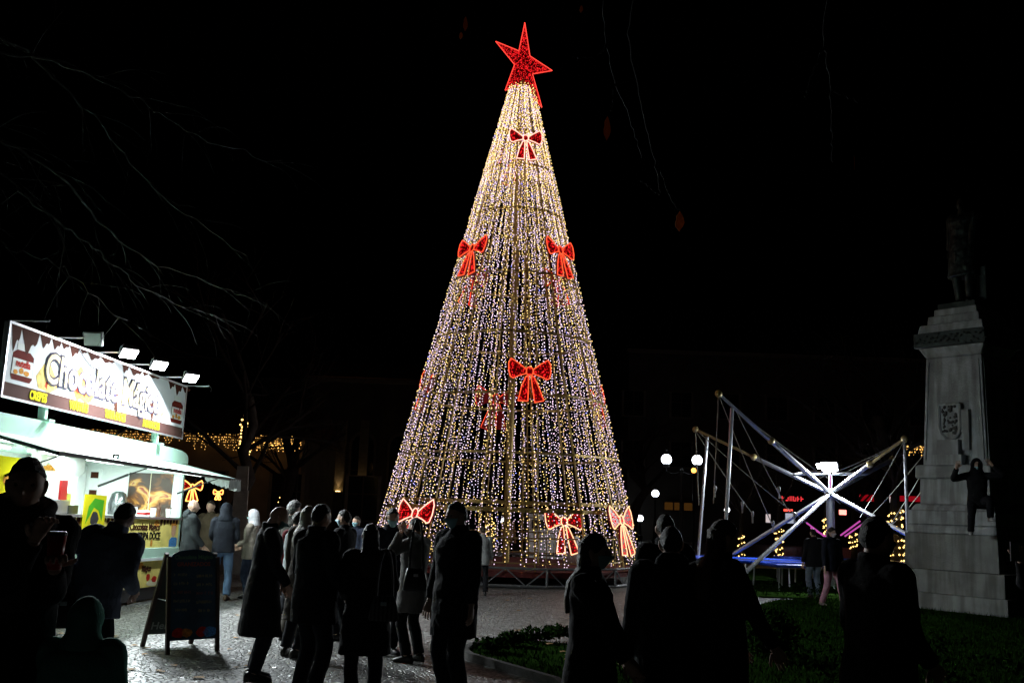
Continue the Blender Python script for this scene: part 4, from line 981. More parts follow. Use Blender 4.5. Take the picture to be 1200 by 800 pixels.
# --- the queue in front of the tree
person('bald masked man in a long black coat with bowed head, leftmost of the dark group', pos(314, 10.3), -68, 1.70, BLK, trousers=('black_trousers', (.012, .014, .022)), hair=('bald', (.10, .09, .08)), mask=('dim_teal', (.12, .25, .26)), nod=24, lean=5, hem=.44, flare=.05, bulk=1.06, vox=.008, handL=(-.16, .22, .93), handR=(.19, .22, .93))
person('dark-haired man in black jacket, back turned, right of the bald long-coated man', pos(374, 9.2), -38, topH(373, 589, 9.2), BLK, hair=('short', DKHAIR), hem=.70, bulk=1.14, vox=.008, nod=6, handL=(-.17, .2, .98), handR=(.18, .22, 1.0))
person('person with grey curly hair standing behind the pale vest near the wrapped trunk', pos(344, 15.2), -35, topH(344, 587, 15.2), ('dark_olive', (.03, .03, .026)), hair=('curly', (.10, .10, .10)), vox=.011)
person('dark-haired person in a pale grey gilet with dark red sleeves', pos(350, 13.2), -30, topH(353, 599, 13.2), ('pale_vest', (.36, .40, .42)), vest=('maroon', (.12, .01, .015)), hair=('receding', (.03, .025, .02)), trousers=('taupe', (.10, .09, .08)), vox=.011, hem=.74)
person('woman with grey blond hair in a long brown coat behind the man in black', pos(361, 11.9), -25, topH(361, 592, 11.9), ('brown', (.06, .05, .042)), hair=('long', (.22, .19, .14)), hem=.42, flare=.03, vox=.010, footL=(-.18, .0, 0), footR=(.05, -.1, 0), shoes=('olive_boot', (.05, .045, .035)))
person('man in black jacket and pale blue mask facing left in the queue', pos(405, 13.4), 72, topH(404, 597, 13.4), BLK, mask=('pale_blue', (.5, .72, .82)), hair=('short', DKHAIR), vox=.010, bulk=1.1)
person('small distant masked person standing left of the lit tree', pos(419, 18.5), 150, topH(418, 604, 18.5), NAVY, mask=BLUM, vox=.012)
person('woman in a long black coat with shoulder-length hair and striped bag, back to the camera', pos(436, 9.2), 14, topH(436, 613, 9.2), ('black_coat', (.013, .012, .012)), hair=('long', (.03, .02, .014)), hem=.50, flare=.05, bulk=1.08, vox=.008, handR=(.22, .2, 1.0), handL=(-.2, .2, 1.02))
person('dark-haired masked man in navy jacket behind the woman in the grey coat', pos(459, 12.3), 205, topH(462, 594, 12.3), ('navy_black', (.014, .016, .026)), mask=BLUM, hair=('short', DKHAIR), vox=.009, nod=10, hem=.62, shoes=('trainer', (.06, .06, .065)), footL=(-.1, 0, 0))
person('woman in a grey wool coat raising her hands to her face beside the lit bow', pos(489, 11.8), 58, topH(490, 606, 11.8), ('grey_wool', (.17, .165, .16)), hair=('short', DKHAIR), hem=.60, flare=.02, bulk=1.05, vox=.009, handsW=(atY(470, 623, 11.5), atY(477, 622, 11.5)), poleL=(-.6, .2, -1), poleR=(.6, .2, -1), trousers=('black_tights', (.012, .012, .013)))
person('tall man in black suit jacket and pale blue mask in front of the tree', pos(538, 9.1), 134, topH(537, 587, 9.1), BLK, mask=('bright_blue', (.42, .74, .80)), hair=('short', (.03, .026, .022)), hem=.62, bulk=1.10, vox=FINE, eyes=True, turn=-6, nod=4)
person('child in pale grey shirt standing by the base truss of the tree', pos(567, 20.6), 10, topH(564, 616, 20.6), ('pale_shirt', (.36, .36, .36)), trousers=BLK, hair=('short', (.06, .04, .025)), vox=.012, hem=.76)
person('person in beige jacket seen through the light strings of the tree', pos(596, 31), -20, topH(597, 602, 31), ('tan_jacket', (.42, .30, .16)), hair=('short', DKHAIR), vox=.013)
# --- on the right
person('masked woman with long brown hair and long black coat before the tree', pos(694, 6.2), -106, topH(697, 624, 6.2), ('black_coat', (.013, .012, .012)), hair=('long', (.05, .032, .02)), mask=('teal_blue', (.36, .68, .70)), hem=.30, flare=.06, bulk=1.03, vox=FINE, eyes=True, handL=(-.04, .26, .95), handR=(.07, .28, .93), turn=6)
person('broad-backed man in black jacket and dark jeans on the lawn', pos(787, 6.8), -4, topH(787, 616, 6.8), ('black_shell', (.016, .017, .02)), trousers=DJ, hair=('short', DKHAIR), bulk=1.28, hem=.70, vox=.009, hood_down=True)
person('dark-haired man standing behind the broad-backed man, only his head showing', pos(780, 8.8), 4, topH(781, 602, 8.8), BLK, hair=('short', DKHAIR), vox=.010)
person('woman with brown hair in dark jacket looking right beside the broad-backed man', pos(845, 6.6), -72, topH(848, 608, 6.6), BLK, trousers=DJ, hair=('long', (.06, .035, .018)), bulk=1.0, hem=.70, vox=.008, handR=(.20, .32, .88), handL=(-.2, .25, .95))
person('broad man in black coat and dark mask looking right, in front of the monument', pos(1025, 5.8), -66, topH(1022, 604, 5.8), ('black_coat', (.013, .012, .012)), mask=('dark_teal', (.03, .14, .13)), hair=('receding', DKHAIR), bulk=1.06, hem=.50, flare=.05, vox=FINE, handL=(-.16, .2, .97), handR=(.17, .22, .97))
person('girl with long hair, mask and pink trousers walking past the blue trampolines', pos(974, 20.4), 205, topH(974, 617, 20.4), ('navy_black', (.014, .016, .026)), trousers=('pink', (.55, .28, .36)), hair=('long', (.025, .017, .012)), mask=('pale_pink', (.6, .5, .58)), vox=.010, footL=(-.08, .28, 0), footR=(.08, -.22, .03), shoes=('dusty', (.25, .2, .2)), hem=.80)
person('person in black jacket with a beige hood standing by the trampoline', pos(953, 22.6), 15, topH(953, 619, 22.6), BLK, trousers=('grey_jeans', (.16, .19, .24)), hair=('short', DKHAIR), vox=.011, bulk=1.15)
mbh = MB()
# climber hugging the monument's corner
cl_xy = atY(1146, 600, 19.42)
person('masked climber in black with white trainers clinging to the corner of the monument', (cl_xy[0], cl_xy[1]), 164, 1.66, BLK, mask=BLUM, hair=None, hood=BLK, z0=1.50, drop=.26, shoes=('white', (.6, .6, .6)), vox=.010, lean=4,
       handsW=(atY(1163, 545, 19.3), atY(1121, 548, 19.3)), footL=(-.2, .18, .28), footR=(.14, .02, .0), poleL=(-1, .2, -.4), poleR=(1, .2, -.4), palm=(0, -1, 0), curl=.15, hem=.78)
pr = person('person at the right edge raising a phone towards the monument', pos(1226, 8.6), 40, 1.68, BLK, vox=.010, hair=('short', DKHAIR), handsW=(atY(1196, 656, 8.2), atY(1200, 664, 8.3)), curl=.7, poleL=(-.6, .2, -1))
# statue on top of the monument: part of the monument
stt = bpy.data.objects.new('statue', None); COL.objects.link(stt); stt.parent = mon; WM[stt.name] = WM[mon.name]
stt.location = (0, 0, Z['t3'] + .12); stt.rotation_euler = (0, 0, rad(180 + 6))
person('', (0, 0), 0, 2.30, hair=('short', DKHAIR), hem=.44, flare=.05, vox=.014, as_statue=stt, handL=(-.2, .2, .92), handR=(.22, .05, .80), footL=(-.12, .14, 0), bulk=1.05)
mb = MB(); mb.box((0, 0, Z['t3']+.06), (.8, .8, .119)); mb.box((.34, .12, Z['t3']+.50), (.22, .26, .76)); mb.build('statue_base', BRZ, mon)
finish_people()
# --- things people hold
cp = atY(65, 648, 4.72); t = thing('red_cup', 'red paper cup with dark lid held by the tall man in the scarf', 'cup', cp - np.array([0, 0, .07]))
MB().lathe([(.030, 0), (.041, .15)], n=18).build('cup_wall', REDC, t, smooth=True); MB().lathe([(.043, .15), (.043, .163), (.034, .168)], n=18).build('lid', mat('dark_lid', (.03, .01, .01), .4), t)
def handbag(label, c, w, h, d, rz, m, strap, group=None):
    t = thing('handbag', label, 'handbag', c, rz)
    mb = MB(); mb.loft([((0, 0, 0), w*.48, d*.5, None), ((0, 0, h*.1), w*.53, d*.56, None), ((0, 0, h*.6), w*.46, d*.42, None), ((0, 0, h), w*.36, d*.16, None)], 20, power=3.2); mb.build('bag_body', m, t, smooth=True)
    for y in (-d*.18, d*.18):
        mb = MB(); mb.tube([(w*.28*math.cos(a), y, h*.92 + strap*math.sin(a)) for a in np.linspace(0, PI, 13)], .011, 6); mb.build('strap', m, t)
    mb = MB(); mb.box((0, -d*.36, h*.70), (.05, .012, .03)); mb.build('clasp', STEEL, t)
    return t
LEA = mat('black_leather', (.012, .012, .013), .35, bump=.3, bscale=90)
c = atY(72, 735, 8.1); handbag('black leather handbag hanging from the bending person\'s left hand', c, .20, .26, .10, .3, LEA, .24)
c = atY(486, 692, 11.45); handbag('black shoulder bag on the hip of the woman in the grey coat', c, .26, .24, .10, .2, LEA, .55)
STRP = bpy.data.materials.new('striped_weave'); STRP.use_nodes = True; nt = STRP.node_tree; bb = nt.nodes['Principled BSDF']
w_ = nt.nodes.new('ShaderNodeTexWave'); w_.inputs['Scale'].default_value = 9; r_ = nt.nodes.new('ShaderNodeValToRGB'); r_.color_ramp.elements[0].color = (.012, .012, .012, 1); r_.color_ramp.elements[1].color = (.09, .085, .08, 1)
tc_ = nt.nodes.new('ShaderNodeTexCoord'); nt.links.new(tc_.outputs['Object'], w_.inputs[0]); nt.links.new(w_.outputs[1], r_.inputs[0]); nt.links.new(r_.outputs[0], bb.inputs['Base Color']); bb.inputs['Roughness'].default_value = .8
c = atY(449, 727, 8.85); handbag('dark striped bag hanging at the side of the woman in the long black coat', c, .24, .20, .09, .0, STRP, .4)
ph = thing('phone', 'dark phone held up at the right edge of the picture', 'phone', atY(1190, 655, 8.15)); MB().box((0, 0, .06), (.075, .01, .15)).build('phone_case', DARK, ph); MB().box((0, -.006, .06), (.066, .002, .138)).build('screen_glass', GLAS, ph)
# ================================================================== background: buildings, lamps, trees
WALLW = mat('warm_render', (.24, .19, .13), .9, noise=.2, nscale=1.2); WALLD = mat('dark_render', (.06, .056, .05), .9, noise=.25, nscale=1.0); ROOFT = mat('roof_tile', (.12, .05, .03), .8, noise=.4, nscale=12)
WIN = mat('night_window', (.01, .012, .015), .1); TRIM = mat('stone_trim', (.14, .13, .11), .85, noise=.2, nscale=4); DOORM = mat('door_wood', (.05, .03, .02), .6)
WARM = glow('icicle_led', (1.0, .50, .12), 2.6); WARMD = glow('trunk_led', (1.0, .62, .18), 4.0)
def building(label, x0, x1, Y, h, wall, wins, depth=9, roof=1.6):
    t = thing('building', label, 'building', ((x0+x1)/2, Y, 0)); W = x1-x0
    mb = MB(); mb.box((0, depth/2, h/2), (W, depth, h)); mb.build('wall', wall, t)
    if roof:
        mb = MB(); mb.prism([(-.6, h+.002), (depth+.6, h+.002), (depth/2, h+roof)], (W/2+.3, 0, 0), np.array([0, 1., 0]), EY, W+.6); mb.build('roof', ROOFT, t)
    mb = MB(); mb.box((0, -.12, h-.14), (W+.3, .23, .22)); mb.build('cornice', TRIM, t)
    for (cx, z0, w, hh, arch) in wins:
        P = [(-w/2, 0), (w/2, 0), (w/2, hh)] + ([(w/2*math.cos(PI*k/8), hh + w/2*math.sin(PI*k/8)) for k in range(1, 8)] if arch else []) + [(-w/2, hh)]
        mb = MB(); mb.prism([(x*1.22, y*1.06-.06) for x, y in P], (cx, -.05, z0), np.array([1., 0, 0]), EY, .08); f = mb.build('window_surround', TRIM, t)
        mb = MB(); mb.prism(P, (cx, -.054, z0), np.array([1., 0, 0]), EY, .02); mb.build('pane', WIN, f)
        mb = MB(); mb.box((cx, -.062, z0+hh/2), (.06, .014, hh)); mb.box((cx, -.0655, z0+hh*.6), (w, .02, .05)); mb.build('glazing_bar', DOORM, f)
    return t
def icicles(t, x0, x1, y, z, n, parent, m=WARM, drop=.5, r=.035):
    mb = MB(); mb.tube([(x0, y, z), (x1, y, z)], .01, 4, mi=1)
    for k in range(n):
        x = x0 + (x1-x0)*k/(n-1); L = random.uniform(.1, drop)
        for j in range(int(L/.11)+1): mb.octa((x + random.gauss(0, .03), y + random.gauss(0, .03), z - j*.11 - random.uniform(0, .05)), r*random.uniform(.6, 1.1), 0)
    mb.build('icicle_lights', [m, WIRE], parent)
Yb = 46
xl = lambda px, Y, py=560: float(atY(px, py, Y)[0])
wl_ = [(k*3.4-13, .9, 1.3, 1.9, False) for k in range(9)]
b1 = building('low warm-lit building with icicle lights along its eaves behind the trailer', xl(-70, Yb), xl(352, Yb), Yb, 4.35, WALLW, wl_)
bw = xl(352, Yb) - xl(-70, Yb); bx = 0
icicles(None, -bw/2, bw/2, -.35, 4.45, 150, b1, drop=.75, r=.022)
b2 = building('dark arcaded building left of the tree with two glowing uplights', xl(358, 58), xl(520, 58), 58, 8.6, WALLD, [(k*2.15-2.9, 1.4, 1.25, 3.4, True) for k in range(4)], roof=1.5)
for px in (397, 424):
    X = xl(px, 57.6) ; t = thing('wall_uplight', 'small warm uplight at the foot of the arcade pier, %s' % ('nearer the trees' if px < 400 else 'nearer the tree of lights'), 'uplight', (X, 57.5, 2.0), 0, 'arcade uplights')
    MB().lathe([(.12, 0), (.17, .2)], n=10).build('lamp_body', DARK, t); MB().lathe([(.14, .201), (.10, .23)], n=10).build('lamp_glass', glow('uplight_bulb', (1, .6, .2), 9), t)
    lamp('uplight_beam', 'SPOT', (0, 0, .26), 22, (1, .6, .25), t, size=.05, direction=(0, .12, 1))
    mb = MB(); mb.box((0, .28, 1.2), (.5, .3, 6.0)); mb.build('bracket_pier', TRIM, t)
b3 = building('dark apartment block with a lit red shopfront behind the trampolines', xl(735, 62), xl(1230, 62), 62, 11.5, WALLD, [(k*2.9-12.4, z, 1.2, 1.5, False) for k in range(9) for z in (4.4, 7.4)], roof=0)
b4 = building('tall dim block rising behind the bare trees on the right', xl(930, 80), xl(1024, 80), 80, 11.6, WALLD, [(k*2-2, z, .9, 1.3, False) for k in range(3) for z in (4, 7)], roof=0)
b5 = building('tall dark block standing behind the arcaded building', xl(300, 84), xl(366, 84), 84, 11.5, WALLD, [(0, 4, .9, 1.3, False)], roof=0)
REDG = glow('red_fascia', (1.0, .01, .03), .22); REDH = glow('red_sign_letters', (1.0, .05, .06), 1.2); WHG = glow('white_lit_sign', (1.0, .85, .85), .6)
Ys = 61.4
def panel(name, label, cat, px0, py0, px1, py1, Y, m, parent=None, extra=None):
    a = atY(px0, py0, Y); b = atY(px1, py1, Y); t = thing(name, label, cat, ((a[0]+b[0])/2, Y, min(a[2], b[2])))
    w, h = abs(b[0]-a[0]), abs(a[2]-b[2]); MB().box((0, .06, h/2), (w, .1, h)).build('sign_panel', m, t); MB().box((0, .13, h/2), (w+.1, .04, h+.1)).build('backing', DARK, t); return t, w, h
for i, (a, b, lab) in enumerate(((916, 944, 'short'), (1040, 1086, 'right hand'))):
    t, w, h = panel('shop_sign', 'glowing red %s fascia strip over the shopfront behind the ride' % lab, 'shop sign', a, 580, b, 588, Ys, DARK if i == 0 else REDG)
    if i == 0: kind(scribble((0, .0, h*.5), (1, 0, 0), (0, 0, 1), w, h*.8, REDH, t, 61), 'stuff')
t, w, h = panel('shop_sign', 'glowing red fascia with white letters over the shopfront behind the ride', 'shop sign', 1008, 579, 1047, 588, Ys, REDG)
lettering('seo', (w*.28, -.0, h*.5), (1, 0, 0), (0, 0, 1), .75, WHG, t, offset=.02, extrude=.004)
for i, (x0, y0, x1, y1, m, lab, cat) in enumerate(((898, 602, 903, 612, WHG, 'small lit white poster in the shop window under the booms', 'poster'), (921, 601, 931, 613, mat('lit_poster', (.5, .55, .6), .5, emit=(.7, .8, 1), estr=.5), 'pale lit poster panel beside the wrapped trunk', 'poster'), (984, 597, 992, 603, glow('lit_pink_sign', (1.0, .25, .2), 3), 'small glowing pink sign behind the walking girl', 'shop sign'), (919, 596, 929, 599, glow('lit_red_sign', (1.0, .08, .05), 2), 'small red lit sign above the pale poster', 'shop sign'), (1040, 644, 1048, 652, WHG, 'small white lit panel behind the man in the dark mask', 'shop sign'))):
    panel('poster' if cat == 'poster' else 'shop_sign', lab, cat, x0, y0, x1, y1, 60.9 - .1*i, m)
# lit balcony window on the apartment block
t, w, h = panel('lit_window', 'dim orange lit window above the street behind the double lamp', 'window', 778, 588, 812, 598, 61.5, glow('orange_room', (1.0, .42, .08), .04))
mb = MB()
for k in range(4): MB().box((-w/2 + w*k/3, -.01, h/2), (.08, .06, h)).build('mullion', DOORM, t)
# ------------------------------------------------------------------ street lamps with globes
GLOBE = glow('opal_globe', (.86, .92, 1.0), 5.5); IRON = mat('cast_iron', (.02, .022, .022), .5, .5)
def globe_lamp(label, pxs, Y, r, energy, group='globe street lamps'):
    ps = [atY(px, py, Y) for px, py in pxs]; cx = sum(p[0] for p in ps)/len(ps); zc = sum(p[2] for p in ps)/len(ps)
    t = thing('street_lamp', label, 'street lamp', (cx, Y, 0), 0, group)
    zt = zc - r - .22
    mb = MB(); mb.lathe([(.16, 0), (.16, .3), (.10, .36), (.075, .9), (.055, zt), (.075, zt+.05), (.03, zt+.12)], n=12); mb.build('pole', IRON, t, smooth=False)
    for p in ps:
        lx = p[0]-cx
        if abs(lx) > .05:
            mb = MB(); mb.tube([(0, 0, zt), (lx*.5, 0, zt-.08), (lx, 0, zt-.02), (lx, 0, p[2]-r)], .03, 6); mb.build('arm', IRON, t)
        mb = MB(); mb.ball((lx, 0, p[2]), r, 16); g = mb.build('globe', GLOBE, t, smooth=True)
        mb = MB(); mb.lathe([(.12, p[2]-r-.08), (r*.55, p[2]-r+.04)], (lx, 0, 0), 10); mb.lathe([(r*.4, p[2]+r*.93), (.02, p[2]+r+.1), (.04, p[2]+r+.15), (.01, p[2]+r+.2)], (lx, 0, 0), 10); mb.build('globe_holder', IRON, g)
        lamp('globe_light', 'POINT', (lx, 0, p[2]), energy, (.86, .93, 1), t, size=r*1.02)
    return t
globe_lamp('tall cast iron lamp with two white globes between the tree and the ride', ((781, 538), (817, 539)), 34, .175, 30)
globe_lamp('single white globe lamp further off, left of the double lamp', ((768, 578),), 52, .19, 30)
globe_lamp('pair of small distant white globes left of the lit tree', ((347, 572), (364, 572)), 64, .20, 30)
globe_lamp('small distant globe lamp beside the right edge of the tree', ((750, 607),), 60, .20, 20)
globe_lamp('white globe lamp seen through the strings of the tree', ((592, 611),), 40, .17, 15)
globe_lamp('tiny white globe right of the bungee posts', ((852, 597),), 44, .12, 8)
# orange street bulb
p = atY(813, 551, 48); t = thing('street_lamp', 'small orange street light just below the right globe of the double lamp', 'street lamp', (p[0], 48, 0)); MB().tube([(0, 0, 0), (0, 0, p[2]-.1)], .05, 6).build('pole', IRON, t); MB().ball((0, 0, p[2]), .12, 10).build('bulb', glow('orange_bulb', (1, .35, .05), 6), t)
# ------------------------------------------------------------------ bare trees
BARK = mat('bark', (.04, .035, .03), .9, noise=.35, nscale=7, bump=.7, bscale=30); TWIG = mat('twig', (.022, .02, .018), .9, spec=.1)
def grow(mb, p, d, L, r, depth, tips, rnd, droop=0.0, split=2.6):
    pts = [p]; rr = [r]; n = 6
    for k in range(n):
        d = d + np.array([rnd.gauss(0, .10), rnd.gauss(0, .10), rnd.gauss(0, .07) - droop*(k/n)]); d = d/np.linalg.norm(d); p = p + d*L/n; pts.append(p); rr.append(r*(1-.45*(k+1)/n))
    mb.tube(pts, rr, 5 if r < .03 else 8, cap=False); tips.append((p, d))
    if depth == 0 or r < .004: return
    for i in range(int(split + rnd.random())):
        t = rnd.uniform(.35, 1); k = min(n, max(1, int(t*n))); q = pts[k]
        a = np.array([rnd.gauss(0, 1), rnd.gauss(0, 1), rnd.gauss(.1, .6)]); nd = d*1.0 + a*.55/np.linalg.norm(a)*1.3; nd /= np.linalg.norm(nd)
        grow(mb, q, nd, L*rnd.uniform(.55, .8), rr[k]*rnd.uniform(.5, .7), depth-1, tips, rnd, droop, split)
def bare_tree(label, x, y, h, r, seed, limbs=6, depth=4, group='bare trees', spread=.8, droop=.0, split=2.6):
    rnd = random.Random(seed); t = thing('bare_tree', label, 'tree', (x, y, 0), 0, group)
    mb = MB(); pts = [np.array([rnd.gauss(0, .05)*k, rnd.gauss(0, .05)*k, h*.5*k/6]) for k in range(7)]; mb.tube(pts, [r*1.35, r*1.05, r, r*.95, r*.9, r*.8, r*.7], 10); mb.build('trunk', BARK, t, smooth=True)
    mb = MB(); tips = []
    for i in range(limbs):
        a = 2*PI*i/limbs + rnd.uniform(-.4, .4); k = rnd.randint(3, 6); d = np.array([math.cos(a)*spread, math.sin(a)*spread, rnd.uniform(.5, 1.1)]); d /= np.linalg.norm(d)
        grow(mb, pts[k], d, h*.30, r*.42, depth, tips, rnd, droop, split)
    mb.build('crown', TWIG, t); return t, tips
bt1, _ = bare_tree('bare tree with spreading limbs rising behind the trailer awning', xl(281, 29), 29, 9.0, .17, 3, 7, 4)
bare_tree('bare tree standing left of the arcaded building', xl(335, 40), 40, 8.5, .2, 5, 6, 4)
bare_tree('bare tree behind the bungee ride, left of the monument', xl(1030, 38), 38, 11, .28, 9, 7, 4)
bare_tree('bare tree far behind the monument on the right edge', xl(1190, 36), 36, 10, .25, 12, 6, 4)
bare_tree('bare tree right behind the double globe lamp', xl(742, 47), 47, 8, .22, 15, 6, 4)
# tree left of the frame whose long boughs reach over the trailer
def over_tree(label, x, y, h, r, boughs, seed, leaves=(), jit=.02):
    rnd = random.Random(seed); t = thing('bare_tree', label, 'tree', (x, y, 0), 0, 'bare trees'); b0 = np.array([x, y, 0])
    mb = MB(); mb.tube([np.array([0, 0, h*k/6]) for k in range(7)], [r*1.3, r*1.05, r, r*.95, r*.85, r*.75, r*.5], 12); mb.build('trunk', BARK, t, smooth=True)
    mb = MB(); tips = []
    for pts, r0, sub in boughs:
        P, R = smooth_path([q - b0 for q in pts], np.linspace(r0, .006, len(pts)), 8); P = P + np.array([[rnd.gauss(0, jit) for _ in range(3)] for _ in P]); mb.tube(P, R, 6)
        for i in range(4, len(P)):
            if rnd.random() < sub:
                d = P[i]-P[i-1]; d /= np.linalg.norm(d); a = np.array([rnd.gauss(0, 1), rnd.gauss(0, 1), rnd.gauss(-.25, .8)]); nd = d*.8 + a*.6; nd /= np.linalg.norm(nd)
                grow(mb, P[i], nd, rnd.uniform(.5, 1.1), max(.003, R[i]*.32), 2, tips, rnd, .25, 2.0)
    mb.build('crown', TWIG, t)
    for (c, sz, tw, m) in leaves:
        c = np.asarray(c) - b0; ol = [(.02, .5), (.14, .36), (.24, .16), (.28, -.04), (.20, -.24), (.08, -.40), (.0, -.52), (-.10, -.40), (-.2, -.30), (-.22, -.1), (-.15, .06), (-.17, .22), (-.06, .36)]
        V = [c + sz*np.array([px*math.cos(tw), px*math.sin(tw), pz]) + np.array([0, .12*sz*abs(px), 0]) for px, pz in ol]
        mb = MB(); mb.add(V, [tuple(range(len(V)))]); o = mb.build('leaf', m, t); so = o.modifiers.new('s', 'SOLIDIFY'); so.thickness = .002
    return t
def PX(*q): return [atY(*c) for c in q]
T1 = np.array([-8.0, 10.5, 4.5]); T1b = np.array([-8.0, 10.5, 6.5])
over_tree('big bare tree left of the frame with long boughs hanging over the trailer sign', -8.0, 10.5, 8.5, .3, [
    ([T1b] + PX((-60, 60, 11), (60, 70, 11.5), (150, 110, 12), (230, 160, 12.5), (330, 190, 13)), .03, .5),
    ([T1] + PX((-40, 190, 12.5), (40, 240, 13), (110, 290, 13.5), (170, 340, 14), (255, 372, 14.5)), .024, .8),
    ([T1] + PX((-60, 250, 12.5), (10, 290, 13), (80, 320, 13.4), (138, 372, 13.8)), .02, .6),
    ([T1b] + PX((-60, 30, 12), (30, 60, 13), (120, 150, 14), (190, 230, 15), (290, 300, 16)), .024, .7),
    ([T1b] + PX((-60, 140, 12), (60, 200, 13), (150, 290, 14.5), (240, 330, 15.5), (300, 355, 16)), .024, .8)], 21)
LEAF = bpy.data.materials.new('dry_leaf'); LEAF.use_nodes = True; nt = LEAF.node_tree; bb = nt.nodes['Principled BSDF']; bb.inputs['Base Color'].default_value = (.42, .15, .03, 1); bb.inputs['Roughness'].default_value = .7
tl_ = nt.nodes.new('ShaderNodeBsdfTranslucent'); tl_.inputs[0].default_value = (.45, .18, .04, 1); mx_ = nt.nodes.new('ShaderNodeMixShader'); mx_.inputs[0].default_value = .35
nt.links.new(bb.outputs[0], mx_.inputs[1]); nt.links.new(tl_.outputs[0], mx_.inputs[2]); nt.links.new(mx_.outputs[0], nt.nodes['Material Output'].inputs[0])
T2 = np.array([4.6, 2.0, 4.4]); LIM = [T2, np.array([2.6, 4.2, 5.1]), np.array([1.4, 5.6, 5.25]), np.array([.2, 6.4, 5.1])]
over_tree('bare tree above the camera with hanging twigs and a few dry leaves', 4.6, 2.0, 6.5, .22, [
    (LIM, .06, .0),
    ([LIM[3]] + PX((742, -40, 6), (738, 40, 6), (752, 120, 6), (768, 190, 6), (775, 226, 6)), .016, .0), ([LIM[3]] + PX((706, -30, 6), (708, 20, 6), (720, 90, 6), (740, 140, 6.0), (752, 185, 6)), .014, .0),
    (PX((775, 200, 6), (786, 232, 6), (797, 246, 6)), .006, 0), (PX((712, 50, 6), (700, 66, 6), (676, 68, 6)), .007, 0), (PX((722, 95, 6), (716, 130, 6)), .006, 0),
    (PX((752, 212, 6), (764, 222, 6), (774, 228, 6)), .006, 0),
    ([LIM[2]] + PX((968, -40, 5.6), (966, 40, 5.6), (974, 100, 5.6), (976, 150, 5.6), (976, 190, 5.6)), .012, .0), (PX((968, 50, 5.6), (950, 90, 5.6), (944, 118, 5.6)), .006, 0), (PX((975, 105, 5.6), (1006, 120, 5.6)), .006, 0)], 33, jit=.004,
    leaves=[(atY(711, 150, 6), .16, .9, LEAF), (atY(796, 259, 6), .125, .3, LEAF), (atY(545, 28, 6), .10, 1.0, LEAF), (atY(540, 42, 6), .05, .2, LEAF), (atY(1001, 191, 5.6), .08, 1.2, LEAF), (atY(681, 11, 6), .05, .4, LEAF)])
# ------------------------------------------------------------------ trunks wrapped in warm lights
def wrapped(label, px, py0, py1, Y, r, dens=1.0):
    c = atY(px, (py0+py1)/2, Y); z0 = max(.05, float(atY(px, py1, Y)[2])); z1 = float(atY(px, py0, Y)[2])
    t = thing('wrapped_trunk', label, 'tree', (c[0], Y, 0), 0, 'trunks wrapped in warm lights')
    rnd = random.Random(px); mb = MB(); mb.tube([(0, 0, 0), (.03, 0, z1*.5), (-.02, 0, z1), (.05, 0, z1+1.0)], [r*1.1, r*.9, r*.8, r*.5], 8); tips = []
    for i in range(5): a = i*1.26; grow(mb, np.array([.03, 0, z1+.7]), np.array([math.cos(a)*.6, math.sin(a)*.6, .8]), 1.5, r*.35, 3, tips, rnd)
    mb.build('trunk', BARK, t)
    mb = MB(); n = int((z1-z0)*46*dens); turns = (z1-z0)*5
    for k in range(n):
        f = k/n; a = f*turns*2*PI; mb.octa(((r*1.1)*math.cos(a) + rnd.gauss(0, .02), (r*1.1)*math.sin(a), z0 + (z1-z0)*f + rnd.gauss(0, .02)), rnd.uniform(.02, .034), 0)
    kind(mb.build('string_lights', WARMD, t), 'stuff'); return t
for q in (('trunk wrapped in warm lights just right of the long-haired woman', 868, 626, 656, 36, .10), ('trunk wrapped in warm lights left of the pale poster', 913, 617, 655, 36, .11), ('trunk wrapped in warm lights right of the walking girl', 1000, 624, 645, 38, .12),
          ('wide trunk wrapped in warm lights beside the monument base', 1050, 596, 664, 30, .19), ('trunk wrapped in warm lights behind the left side of the tree of lights', 574, 606, 640, 36, .13), ('short stump of warm lights behind the curly-haired person', 332, 580, 592, 40, .16), ('thin trunk of warm lights behind the ride mast', 968, 602, 628, 33, .06)): wrapped(*q)
# ------------------------------------------------------------------ stone pillar and outlined light motif
p = atY(281, 600, 24); pil = thing('stone_pillar', 'pale stepped stone pillar behind the hooded customer', 'pillar', (p[0], 24, 0), .2)
zt = float(atY(283, 546, 24)[2])
for nm, w0, w1, z0, z1 in (('base', .5, .46, 0, .7), ('base_cap', .52, .52, .7, .78), ('lower_block', .36, .34, .78, 1.3), ('middle_block', .335, .31, 1.305, zt-.55), ('top_block', .28, .26, zt-.545, zt)):
    mb = MB(); V = []
    for a, z in ((w0/2, z0), (w1/2, z1)): V += [(-a, -a, z), (a, -a, z), (a, a, z), (-a, a, z)]
    mb.add(V, [(3, 2, 1, 0), (4, 5, 6, 7), (0, 1, 5, 4), (1, 2, 6, 5), (2, 3, 7, 6), (3, 0, 4, 7)]); mb.build(nm, mat('pale_pillar', (.42, .40, .36), .85, noise=.2, nscale=6, bump=.3), pil)
Ym = 30; base = atY(286, 600, Ym); mt = thing('light_motif', 'tall bell-shaped outline of warm lights hung on the bare tree behind the pillar', 'light decoration', (base[0], Ym, 0))
mb = MB()
